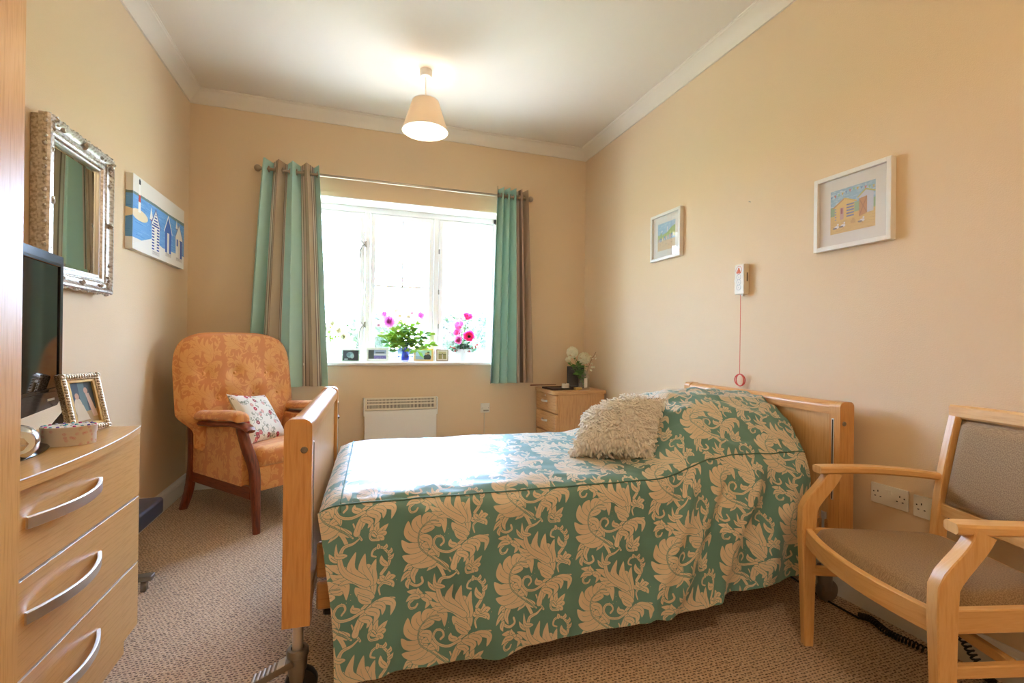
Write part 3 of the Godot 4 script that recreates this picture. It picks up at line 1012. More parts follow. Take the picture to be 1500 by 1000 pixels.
func bed() -> void:
	var t := thing("profiling_bed", "beech profiling care bed with panelled head and foot boards on braked castors", "bed", BED_AT, BED_TURN)
	# foot board
	var fb := Node3D.new(); fb.name = "footboard"; t.add_child(fb)
	board(fb, 0.0, 0.275, 0.915, 1)
	var hb := Node3D.new(); hb.name = "headboard"; t.add_child(hb)
	board(hb, 2.215, 0.33, 0.915, -1)
	# folded wooden side rails and the metal deck
	for s in [-1.0, 1.0]:
		bx("side_rail", "bed_wood", Vector3(1.1, 0.442, s * 0.458), Vector3(2.1, 0.115, 0.022), t, 0.006, 0)
		bx("side_rail", "bed_wood", Vector3(1.1, 0.325, s * 0.458), Vector3(2.1, 0.09, 0.022), t, 0.006, 0)
		bx("deck_tube", "black_plastic", Vector3(1.1, 0.265, s * 0.44), Vector3(2.06, 0.022, 0.04), t, 0.006, 0)
	for k in 7:
		bx("deck_slat", "cast_metal", Vector3(0.2 + k * 0.3, 0.46, 0), Vector3(0.06, 0.02, 0.9), t, 0.004, 2)
	bx("mattress", "sheet_white", Vector3(1.09, 0.552, 0), Vector3(2.06, 0.15, 0.88), t, 0.03, 0, 3)
	# castors
	for e in [[-0.005, 0.455, 0.3], [-0.005, -0.455, 0.3], [2.2, 0.455, 0.36], [2.2, -0.455, 0.36]]:
		var c := Node3D.new(); c.name = "castor"; t.add_child(c, true)
		var x: float = e[0]
		var z: float = e[1]
		var m := mb()
		m.tube([Vector3(x, e[2] + 0.05, z), Vector3(x, 0.13, z)], 0.0165, 16)
		obj("leg_tube", m, "brushed_steel", c)
		m = mb()
		m.lathe(Vector3(x, 0, z), [Vector2(0.026, 0.055), Vector2(0.029, 0.09), Vector2(0.030, 0.14), Vector2(0.034, 0.143), Vector2(0.034, 0.156), Vector2(0.030, 0.162), Vector2(0.021, 0.163), Vector2(0.019, 0.15)], 20)
		obj("castor_head", m, "cast_metal", c)
		m = mb()
		m.lathe(Vector3(x + 0.012, 0.0505, z), [Vector2(0.012, -0.018), Vector2(0.047, -0.016), Vector2(0.05, -0.009), Vector2(0.05, 0.009), Vector2(0.047, 0.016), Vector2(0.012, 0.018)], 28, Basis(Vector3.RIGHT, PI / 2))
		obj("wheel", m, "black_plastic" if x < 1 else "cast_metal", c)
		m = mb()
		var dirx := -1.0 if x < 1.0 else 1.0
		var pb := Basis(Vector3(0, 0, 1), 0.42 * -dirx)
		if x < 1.0:
			m.box(Vector3(x - 0.07, 0.105, z + 0.012), Vector3(0.13, 0.022, 0.046), 0.004, 2, Basis(Vector3(0, 0, 1), 0.42))
			obj("brake_pedal", m, "cast_metal", c)
			m = mb()
			for k in 5:
				m.box(Vector3(x - 0.068 - k * 0.014, 0.117 - k * 0.0063, z + 0.012), Vector3(0.0075, 0.008, 0.044), 0.002, 1, Basis(Vector3(0, 0, 1), 0.42))
			m.box(Vector3(x - 0.045, 0.1275, z + 0.012), Vector3(0.026, 0.006, 0.045), 0.002, 1, Basis(Vector3(0, 0, 1), 0.42))
			obj("pedal_ribs", m, "brushed_steel", c)

func board(t: Node3D, x: float, y0: float, y1: float, face: int) -> void:
	# end board: two posts, rounded top rail, recessed veneer panel; face: +1 panel looks to +x
	var th := 0.08
	for s in [-1.0, 1.0]:
		# post with rounded shoulders seen from the end
		var poly := PackedVector2Array()
		var hw := th * 0.5
		var r := 0.024
		poly.append_array(v2([-hw, y0, hw, y0]))
		for k in 7:
			var a := PI * 0.5 * k / 6
			poly.push_back(Vector2(hw - r + r * cos(a), y1 - r + r * sin(a)))
		for k in 7:
			var a := PI * 0.5 * (1.0 + k / 6.0)
			poly.push_back(Vector2(-hw + r + r * cos(a), y1 - r + r * sin(a)))
		var m := mb()
		m.prism(poly, 0.052, Vector3(x, 0, s * 0.514), Basis())
		obj("post", m, "bed_wood", t, 50.0)
		m = mb()
		m.lathe(Vector3(x + face * 0.018, 0.82, s * 0.541), [Vector2(0.0001, 0.0), Vector2(0.0001, 0.003), Vector2(0.009, 0.003), Vector2(0.0105, 0.001), Vector2(0.0105, -0.003)], 18, Basis(Vector3.RIGHT, s * PI / 2))
		obj("bolt_cap", m, "cast_metal", t)
		bx("rail_slot", "brushed_steel", Vector3(x + face * 0.0405, 0.66, s * 0.506), Vector3(0.003, 0.36, 0.012), t, 0.001)
		bx("slot_groove", "slot_dark", Vector3(x + face * 0.0415, 0.66, s * 0.506), Vector3(0.003, 0.35, 0.004), t, 0.0)
	var poly2 := PackedVector2Array()
	var hw2 := 0.038
	for k in 13:
		var a := PI * k / 12
		poly2.push_back(Vector2(cos(a) * hw2, y1 - 0.03 + sin(a) * 0.028))
	poly2.push_back(Vector2(-hw2, y1 - 0.058))
	poly2.push_back(Vector2(hw2, y1 - 0.058))
	var tr := mb()
	tr.prism(poly2, 0.98, Vector3(x, 0, 0), Basis())
	obj("top_rail", tr, "bed_wood", t, 50.0, 2)
	bx("panel", "bed_panel", Vector3(x, (y0 + y1 - 0.05) * 0.5 + 0.01, 0), Vector3(0.05, y1 - y0 - 0.07, 0.985), t, 0.0)
	bx("bottom_rail", "bed_wood", Vector3(x, y0 + 0.025, 0), Vector3(0.06, 0.05, 0.985), t, 0.004, 2)

func profile_at(pts: Array, v: float) -> Vector2:
	var t := v * (pts.size() - 1)
	var k := mini(int(t), pts.size() - 2)
	var f := t - k
	var p0: Vector2 = pts[maxi(k - 1, 0)]
	var p1: Vector2 = pts[k]
	var p2: Vector2 = pts[k + 1]
	var p3: Vector2 = pts[mini(k + 2, pts.size() - 1)]
	return 0.5 * ((2.0 * p1) + (p2 - p0) * f + (2.0 * p0 - 5.0 * p1 + 4.0 * p2 - p3) * f * f + (3.0 * p1 - p0 - 3.0 * p2 + p3) * f * f * f)

func bedding() -> void:
	var t := thing("bedspread", "green damask bedspread with cream acanthus scrolls draped over the bed", "bedspread", BED_AT, BED_TURN)
	var flat := [Vector2(0, 0.652), Vector2(0.12, 0.653), Vector2(0.24, 0.653), Vector2(0.35, 0.65), Vector2(0.44, 0.643), Vector2(0.485, 0.628), Vector2(0.505, 0.60), Vector2(0.513, 0.55), Vector2(0.522, 0.46), Vector2(0.535, 0.36), Vector2(0.55, 0.24), Vector2(0.565, 0.11)]
	var mound := [Vector2(0, 0.905), Vector2(0.09, 0.895), Vector2(0.19, 0.865), Vector2(0.28, 0.808), Vector2(0.35, 0.74), Vector2(0.41, 0.675), Vector2(0.455, 0.60), Vector2(0.48, 0.52), Vector2(0.50, 0.43), Vector2(0.515, 0.35), Vector2(0.532, 0.24), Vector2(0.55, 0.11)]
	var nz := FastNoiseLite.new()
	nz.seed = 3
	nz.frequency = 2.2
	nz.fractal_octaves = 3
	var rows := []
	var uvs := []
	var nu := 120
	var nv := 52
	var seam := []
	for i in nu + 1:
		var u := float(i) / nu
		var row := PackedVector3Array()
		var uvr := []
		var side_pts := {}
		for s in [1, -1]:
			var arc := 0.0
			var prev := Vector2.ZERO
			var pts := []
			var au := []
			for j in nv + 1:
				var v := float(j) / nv
				# the head edge runs back towards the foot as it falls
				var x_end := 2.165 - 0.07 * smoothstep(0.2, 0.6, v) - 0.09 * smoothstep(0.65, 1.0, v)
				var x := lerpf(0.054 + 0.06 * smoothstep(0.5, 1.0, v), x_end, u)
				var k := smoothstep(1.28 - 0.05 * v, 1.66, x)
				var a := profile_at(flat, v)
				var b := profile_at(mound, v)
				var p := a.lerp(b, k)
				# the mound swells and sinks along its length
				p.y += k * (1.0 - v) * 0.02 * sin((x - 1.5) * 5.0)
				var hang := smoothstep(0.52, 1.0, v)
				var top := 1.0 - smoothstep(0.38, 0.55, v)
				p.y += hang * (0.11 * pow(x / 2.1, 2.2) - 0.015)
				# mattress dips away at the foot end
				p.y -= top * 0.055 * exp(-(x - 0.052) / 0.03)
				# slack wrinkles on top, soft hanging folds below
				var wr := nz.get_noise_2d(x * 2.2, p.x * s * 5.0 + 9.0)
				p.y += top * 0.007 * wr * (1.0 + 2.0 * k)
				var foldphase := x * 11.0 + 1.7 * sin(x * 3.1) + (0.0 if x < 1.3 else (1.0 - v) * 7.0 * (x - 1.3))
				p.x += hang * (0.010 * sin(foldphase) + 0.007 * sin(foldphase * 2.3 + 1.0) + 0.022 * nz.get_noise_2d(x * 1.6, v * 2.0))
				p.x += k * smoothstep(0.35, 0.75, v) * 0.017 * sin(x * 24.0 + v * 16.0)
				# long diagonal pulls where the cover is dragged off the pillow
				for q in [[1.50, 0.55, 0.022, 0.030], [1.66, 0.7, 0.026, 0.035], [1.84, 0.6, 0.022, 0.030], [0.75, 0.9, 0.014, 0.05], [0.36, -0.5, 0.012, 0.05]]:
					var g: float = (x - q[0] + (0.66 - p.y) * q[1]) / q[3]
					p.x += smoothstep(0.46, 0.62, v) * q[2] * exp(-g * g)
				if j > 0:
					arc += prev.distance_to(p)
				prev = p
				pts.append(Vector3(x, p.y, p.x * s))
				au.append(Vector2(x, -arc if s > 0 else arc))
			side_pts[s] = [pts, au]
			if s > 0:
				seam.append([pts, au])
		for j in range(nv, 0, -1):
			row.push_back(side_pts[-1][0][j])
			uvr.append(side_pts[-1][1][j])
		for j in nv + 1:
			row.push_back(side_pts[1][0][j])
			uvr.append(side_pts[1][1][j])
		rows.append(row)
		uvs.append(uvr)
	var m := mb()
	m.grid(rows, uvs)
	obj("cover", m, "damask", t, 180.0)
	# corded seam between the top and the drop, and across the foot
	m = mb()
	var path := []
	for q in seam:
		path.append(q[0][24] + Vector3(0, 0.001, 0.002))
	m.tube(path, 0.0028, 6)
	obj("corded_seam", m, "piping", t)
	m = mb()
	path = []
	for p in rows[4]:
		if p.y > 0.6:
			path.append(p + Vector3(0, 0.0015, 0))
	m.tube(path, 0.0028, 6)
	obj("corded_seam", m, "piping", t)
	# pillow under the bedspread, its white case just showing at the head
	var pw := thing("pillow", "white pillow tucked under the bedspread at the headboard", "pillow", BED_AT, BED_TURN)
	var pm := mb()
	pm.lathe(Vector3(1.86, 0.725, 0), [Vector2(0.02, -0.078), Vector2(0.15, -0.065), Vector2(0.23, -0.02), Vector2(0.235, 0.0), Vector2(0.22, 0.03), Vector2(0.15, 0.09), Vector2(0.02, 0.12)], 28, Basis(), 1.45)
	obj("pillowcase", pm, "sheet_white", pw, 180.0)

	# long-haired fleece cushion leaning on the mound
	var f := thing("fleece_cushion", "fluffy cream long-haired cushion leaning on the bedspread", "cushion", w(1.165, 0.775, 1.90))
	# it slumps: its two edge directions are not square to each other
	var e1 := Vector3(0.88, 0.0, 0.47).normalized()
	var e2 := Vector3(0.56, 0.60, -0.50).normalized()
	var e3 := e1.cross(e2).normalized()
	if e3.y < 0:
		e3 = -e3
	var b := Basis(e1, e3, e2)
	var rr := []
	var nn := 28
	for side in [1, -1]:
		var rws := []
		for i in nn + 1:
			var row := PackedVector3Array()
			for j in nn + 1:
				row.push_back(b * fleece_pt(float(i) / nn * 2 - 1, float(j) / nn * 2 - 1, side))
			rws.append(row)
		rr.append(rws)
	m = mb()
	m.grid(rr[0]); m.grid(rr[1])
	obj("cushion_body", m, "fleece", f, 180.0)
	# locks of pile
	var lock := mb()
	var lp := [Vector3(0, -0.002, 0), Vector3(0.007, 0.005, 0), Vector3(0.017, 0.007, 0.002), Vector3(0.028, 0.004, 0)]
	lock.tube(lp, [0.0056, 0.0066, 0.0052, 0.0014], 6)
	var lm := lock.mesh(180.0, 1)
	lm.surface_set_material(0, mats["fleece_pile"])
	var mm := MultiMesh.new()
	mm.transform_format = MultiMesh.TRANSFORM_3D
	mm.mesh = lm
	var xs := []
	var r := RandomNumberGenerator.new()
	r.seed = 8
	for i in 5600:
		var side := 1 if r.randf() < 0.62 else -1
		var a := r.randf_range(-1, 1)
		var c := r.randf_range(-1, 1)
		var p := fleece_pt(a, c, side)
		var pa := fleece_pt(clampf(a + 0.02, -1, 1), c, side) - fleece_pt(clampf(a - 0.02, -1, 1), c, side)
		var pc := fleece_pt(a, clampf(c + 0.02, -1, 1), side) - fleece_pt(a, clampf(c - 0.02, -1, 1), side)
		var n := pc.cross(pa).normalized() * side
		if n.length() < 0.5:
			n = Vector3(a, 0.2 * side, c).normalized()
		n = (b * n + Vector3(r.randfn(), r.randfn(), r.randfn()) * 0.22).normalized()
		# each lock lies along the surface, combed downwards
		var tx := Vector3(r.randfn() * 0.7, -1.0, r.randfn() * 0.7)
		tx = (tx - n * tx.dot(n)).normalized()
		var sc := r.randf_range(0.7, 1.25)
		if i % 4 == 0:
			# a quarter of them stand up
			tx = (tx + n * 1.1).normalized()
			n = (n - tx * n.dot(tx)).normalized()
		xs.append(Transform3D(Basis(tx * sc, n * sc, tx.cross(n) * sc), b * p))
	mm.instance_count = xs.size()
	for i in xs.size():
		mm.set_instance_transform(i, xs[i])
	var mi := MultiMeshInstance3D.new()
	mi.name = "pile"
	mi.multimesh = mm
	mi.set_meta("kind", "stuff")
	f.add_child(mi)

func fleece_pt(a: float, c: float, side: int) -> Vector3:
	# one corner has sagged, so the cushion tapers to a point there
	var p := pillow_pt(a, c, side, 0.168, 0.085)
	if c > 0.0:
		p.z *= 1.0 - 0.72 * maxf(0.0, -a)
	return p

func pillow_pt(a: float, c: float, side: int, half: float, thick: float) -> Vector3:
	# square cushion with pinched corners; a, c in -1..1
	var ed := (1.0 - pow(absf(a), 2.6)) * (1.0 - pow(absf(c), 2.6))
	var pull := 1.0 - 0.09 * (1.0 - c * c) * absf(a) - 0.0
	var pull2 := 1.0 - 0.09 * (1.0 - a * a) * absf(c)
	return Vector3(a * half * pull, side * thick * pow(maxf(ed, 0.0), 0.45), c * half * pull2)

# ---------------------------------------------------------------- chairs
func carver_chair() -> void:
	var turn := atan2(-0.94, -0.34)
	var t := thing("carver_chair", "light beech armchair with brown woven seat and back against the right wall", "chair", w(1.788, 0, 1.023), turn)
	for s in [-1.0, 1.0]:
		var X := Vector3(1, 0, 0)
		# front leg runs up past the seat and sweeps back under the arm
		var fx: float = s * 0.288 if s < 0 else 0.303
		var m := mb()
		m.timber([Vector3(fx + s * 0.003, 0, 0.212), Vector3(fx, 0.25, 0.216), Vector3(fx, 0.45, 0.22), Vector3(fx, 0.53, 0.217), Vector3(fx, 0.555, 0.205), Vector3(fx, 0.58, 0.186), Vector3(fx, 0.605, 0.165), Vector3(fx, 0.63, 0.146), Vector3(fx, 0.65, 0.133), Vector3(fx, 0.674, 0.122)], [0.03, 0.035, 0.038, 0.038, 0.038, 0.038, 0.038, 0.038, 0.037, 0.036], [0.034, 0.046, 0.056, 0.058, 0.056, 0.053, 0.051, 0.051, 0.053, 0.058], X, 0.003)
		obj("front_leg", m, "chair_wood", t, 30.0)
		m = mb()
		m.timber(spline([Vector3(s * 0.286, 0.682, 0.185), Vector3(s * 0.294, 0.683, 0.08), Vector3(s * 0.292, 0.682, -0.05), Vector3(s * 0.272, 0.678, -0.17), Vector3(s * 0.246, 0.672, -0.255)], 14), [0.048, 0.054, 0.056, 0.056, 0.054, 0.052, 0.05, 0.048, 0.046, 0.044, 0.042, 0.04, 0.038, 0.036, 0.034], 0.028, X, 0.006)
		obj("arm", m, "chair_wood", t, 30.0, 2)
		m = mb()
		m.timber(spline([Vector3(s * 0.245, 0, -0.285), Vector3(s * 0.243, 0.22, -0.25), Vector3(s * 0.242, 0.45, -0.24), Vector3(s * 0.24, 0.68, -0.262), Vector3(s * 0.238, 0.90, -0.305)], 14), 0.032, 0.042, X, 0.003)
		obj("back_leg", m, "chair_wood", t, 30.0)
		m = mb()
		m.timber([Vector3(s * 0.276, 0.425, 0.20), Vector3(s * 0.238, 0.425, -0.235)], 0.024, 0.064, X, 0.003)
		obj("seat_rail", m, "chair_wood", t, 30.0, 2)
		m = mb()
		m.timber([Vector3(s * 0.282, 0.292, 0.215), Vector3(s * 0.243, 0.292, -0.25)], 0.022, 0.034, X, 0.003)
		obj("stretcher", m, "chair_wood", t, 30.0, 2)
	var fr := mb()
	var path := []
	for k in 13:
		var a := -1.0 + k / 6.0
		path.append(Vector3(a * 0.272, 0.425, 0.222 + 0.045 * (1.0 - a * a)))
	fr.timber(path, 0.064, 0.024, Vector3.UP, 0.003)
	obj("seat_rail", fr, "chair_wood", t, 30.0, 0)
	bx("seat_rail", "chair_wood", Vector3(0, 0.425, -0.235), Vector3(0.45, 0.064, 0.024), t, 0.003, 0)
	bx("back_stretcher", "chair_wood", Vector3(0, 0.292, -0.02), Vector3(0.50, 0.03, 0.022), t, 0.003, 0)
	# upholstered seat
	var rows := []
	for i in 25:
		var a := -1.0 + i / 12.0
		var row := PackedVector3Array()
		for j in 25:
			var c := -1.0 + j / 12.0
			var zf := 0.205 + 0.045 * (1.0 - a * a)
			var z := lerpf(-0.225, zf, (c + 1.0) * 0.5)
			var hw := lerpf(0.226, 0.268, (c + 1.0) * 0.5)
			var e := maxf(0.0, (1.0 - pow(absf(a), 6.0)) * (1.0 - pow(absf(c), 6.0)))
			row.push_back(Vector3(a * hw, 0.438 + 0.05 * pow(e, 0.4), z))
		rows.append(row)
	fr = mb()
	fr.grid(rows)
	obj("seat", fr, "seat_cloth", t, 180.0, 2)
	# back: rails and padded panel, leaning back
	var lean := Basis(Vector3.RIGHT, -0.19)
	var bc := Vector3(0, 0.735, -0.276)
	fr = mb()
	fr.timber([Vector3(-0.262, 0.918, -0.309), Vector3(-0.13, 0.922, -0.318), Vector3(0, 0.923, -0.321), Vector3(0.13, 0.922, -0.318), Vector3(0.262, 0.918, -0.309)], 0.05, 0.034, Vector3.UP, 0.008)
	obj("top_rail", fr, "chair_wood", t, 30.0, 0)
	fr = mb()
	fr.timber([Vector3(-0.23, 0.555, -0.248), Vector3(0.23, 0.555, -0.248)], 0.045, 0.022, Vector3.UP, 0.003)
	obj("lower_back_rail", fr, "chair_wood", t, 30.0, 0)
	fr = mb()
	for side in [1, -1]:
		var rws := []
		for i in 17:
			var row := PackedVector3Array()
			for j in 17:
				var a := -1.0 + i / 8.0
				var c := -1.0 + j / 8.0
				var e := maxf(0.0, (1.0 - pow(absf(a), 8.0)) * (1.0 - pow(absf(c), 8.0)))
				row.push_back(bc + lean * Vector3(a * 0.222, c * 0.158, side * 0.028 * pow(e, 0.35)))
			rws.append(row)
		fr.grid(rws)
	obj("backrest_pad", fr, "seat_cloth", t, 180.0)

func armchair() -> void:
	var t := thing("wing_armchair", "high-backed orange patterned armchair with dark wooden legs in the corner", "armchair", w(-0.552, 0, 3.632), deg_to_rad(40.0))
	for s in [-1.0, 0.8]:
		var X := Vector3(1, 0, 0)
		var m := mb()
		m.timber(spline([Vector3(s * 0.30, 0, 0.385), Vector3(s * 0.30, 0.2, 0.372), Vector3(s * 0.30, 0.38, 0.35), Vector3(s * 0.31, 0.50, 0.29), Vector3(s * 0.32, 0.60, 0.255), Vector3(s * 0.32, 0.625, 0.25)], 16), [0.04, 0.042, 0.044, 0.046, 0.048, 0.05, 0.05, 0.05, 0.05, 0.05, 0.05, 0.05, 0.05, 0.05, 0.05, 0.05, 0.05], [0.036, 0.04, 0.044, 0.048, 0.052, 0.055, 0.058, 0.06, 0.062, 0.064, 0.064, 0.062, 0.06, 0.06, 0.06, 0.06, 0.06], X, 0.01)
		obj("front_leg", m, "mahogany", t, 50.0)
		m = mb()
		m.timber(spline([Vector3(s * 0.335, 0, -0.43), Vector3(s * 0.325, 0.13, -0.375), Vector3(s * 0.32, 0.30, -0.345), Vector3(s * 0.32, 0.48, -0.345), Vector3(s * 0.32, 0.63, -0.36)], 12), 0.045, [0.04, 0.044, 0.05, 0.054, 0.056, 0.056, 0.054, 0.052, 0.05, 0.05, 0.05, 0.05, 0.05], X, 0.008)
		obj("back_leg", m, "mahogany", t, 50.0)
		m = mb()
		m.timber(spline([Vector3(s * 0.325, 0.625, -0.40), Vector3(s * 0.34, 0.612, -0.22), Vector3(s * 0.35, 0.622, 0.0), Vector3(s * 0.345, 0.642, 0.2), Vector3(s * 0.335, 0.632, 0.335), Vector3(s * 0.335, 0.612, 0.375)], 16), [0.05, 0.06, 0.066, 0.07, 0.074, 0.076, 0.078, 0.08, 0.08, 0.08, 0.08, 0.078, 0.076, 0.072, 0.066, 0.058, 0.05], 0.026, X, 0.009)
		obj("arm_rail", m, "mahogany", t, 50.0, 2)
		# padded arm top
		m = mb()
		var pts := spline([Vector3(s * 0.335, 0.648, -0.40), Vector3(s * 0.345, 0.652, -0.25), Vector3(s * 0.35, 0.664, -0.05), Vector3(s * 0.348, 0.682, 0.15), Vector3(s * 0.345, 0.684, 0.27), Vector3(s * 0.343, 0.668, 0.31)], 20)
		var rings := []
		for i in 21:
			var f := i / 20.0
			var e := pow(maxf(0.0, 1.0 - pow(absf(f * 2.0 - 1.0), 6.0)), 0.5)
			var ring := PackedVector3Array()
			for q in 14:
				var a := TAU * q / 14
				ring.push_back(pts[i] + Vector3(cos(a) * 0.052 * e, maxf(sin(a), -0.35) * 0.04 * e, 0))
			rings.append(ring)
		m.loft(rings)
		obj("arm_pad", m, "armchair_cloth", t, 180.0, 2)
		bx("bottom_rail", "mahogany", Vector3(s * 0.31, 0.235, 0.0), Vector3(0.03, 0.075, 0.71), t, 0.005, 2)
		bx("side_panel", "armchair_cloth", Vector3(s * 0.303, 0.44, -0.03), Vector3(0.05, 0.36, 0.60), t, 0.012, 1, 2)
	# seat box, front panel and cushion
	bx("front_panel", "armchair_cloth", Vector3(-0.03, 0.305, 0.318), Vector3(0.51, 0.15, 0.05), t, 0.014, 1, 2)
	bx("seat_base", "armchair_cloth", Vector3(-0.03, 0.31, 0.0), Vector3(0.50, 0.12, 0.62), t, 0.01)
	var m := mb()
	m.box(Vector3(-0.03, 0.435, 0.045), Vector3(0.485, 0.13, 0.63), 0.05, 5)
	obj("seat_cushion", m, "armchair_cloth", t, 70.0)
	# back
	var lean := Basis(Vector3.RIGHT, -0.15)
	var bc := Vector3(-0.075, 0.80, -0.255)
	var buttons := [[-0.42, -0.12], [-0.14, 0.28], [0.16, -0.08], [0.42, 0.26], [0.62, -0.1], [-0.62, 0.3]]
	m = mb()
	for side in [1, -1]:
		var rws := []
		for i in 41:
			var row := PackedVector3Array()
			for j in 41:
				row.push_back(bc + lean * back_pt(-1.0 + i / 20.0, -1.0 + j / 20.0, side, buttons))
			rws.append(row)
		m.grid(rws)
	obj("backrest", m, "armchair_cloth", t, 180.0)
	for q in buttons:
		m = mb()
		m.lathe(bc + lean * (back_pt(q[0], q[1], 1, buttons) + Vector3(0, 0, -0.002)), [Vector2(0.011, 0.0), Vector2(0.0105, 0.004), Vector2(0.007, 0.008), Vector2(0.0001, 0.0095)], 14, lean * Basis(Vector3.RIGHT, PI / 2))
		obj("button", m, "armchair_cloth", t, 60.0)
	# scatter cushion
	var c := thing("scatter_cushion", "cream floral scatter cushion with red blooms leaning on the orange armchair", "cushion", t.position + t.basis * Vector3(-0.10, 0.635, 0.05), t.rotation.y)
	var b := Basis(Vector3(0, 1, 0), 0.4) * Basis(Vector3(0, 0, 1), -0.12) * Basis(Vector3(1, 0, 0), 0.96)
	for side in [1, -1]:
		var rws := []
		var uvs := []
		for i in 21:
			var row := PackedVector3Array()
			var ur := []
			for j in 21:
				var p := pillow_pt(-1.0 + i / 10.0, -1.0 + j / 10.0, side, 0.185, 0.05)
				row.push_back(b * p)
				ur.append(Vector2(p.x / 0.37 + 0.5, p.z / 0.37 + 0.5))
			rws.append(row)
			uvs.append(ur)
		m = mb()
		m.grid(rws, uvs)
		obj("front_cover" if side > 0 else "back_cover", m, "floral_cloth" if side > 0 else "cream_cloth", c, 180.0)

func back_pt(a: float, c: float, side: int, buttons: Array) -> Vector3:
	var x := a * sqrt(1.0 - 0.30 * pow(maxf(c, 0.0), 5.0))
	var y := c * sqrt(1.0 - 0.26 * a * a * a * a)
	var hw := 0.40
	if c < -0.2:
		hw -= 0.10 * smoothstep(-0.35, -0.75, c)
	var e := maxf(0.0, (1.0 - pow(absf(a), 5.0)) * (1.0 - pow(absf(c), 5.0)))
	var z := (0.075 if side > 0 else 0.04) * pow(e, 0.4)
	if side > 0:
		z += 0.03 * (1.0 - a * a) * (1.0 - c * c)
		for q in buttons:
			var dx: float = (a - q[0]) * 0.405
			var dy: float = (c - q[1]) * 0.41
			z -= 0.022 * exp(-(dx * dx + dy * dy) / 0.0022)
	return Vector3(x * hw, y * 0.41, z * side)

# ---------------------------------------------------------------- left wall furniture
func wardrobe() -> void:
	var t := thing("wardrobe", "tall oak-finish wardrobe with plain doors standing against the left wall", "wardrobe", w(-0.90, 0, 0.68))
	bx("body", "oak", Vector3(-0.012, 1.03, 0), Vector3(0.575, 1.94, 0.96), t, 0.002)
	bx("plinth", "oak", Vector3(-0.03, 0.03, 0), Vector3(0.54, 0.06, 0.94), t, 0.002, 2)
	bx("cornice", "oak", Vector3(0, 2.015, 0), Vector3(0.61, 0.03, 0.97), t, 0.006, 2)
	for s in [-1.0, 1.0]:
		var d := bx("door", "oak", Vector3(0.288, 1.03, s * 0.2405), Vector3(0.018, 1.92, 0.476), t, 0.002)
		var m := mb()
		m.tube(spline([Vector3(0.297, 0.95, s * 0.03), Vector3(0.325, 1.0, s * 0.03), Vector3(0.325, 1.15, s * 0.03), Vector3(0.297, 1.2, s * 0.03)], 12), 0.006)
		obj("handle", m, "brushed_steel", d)

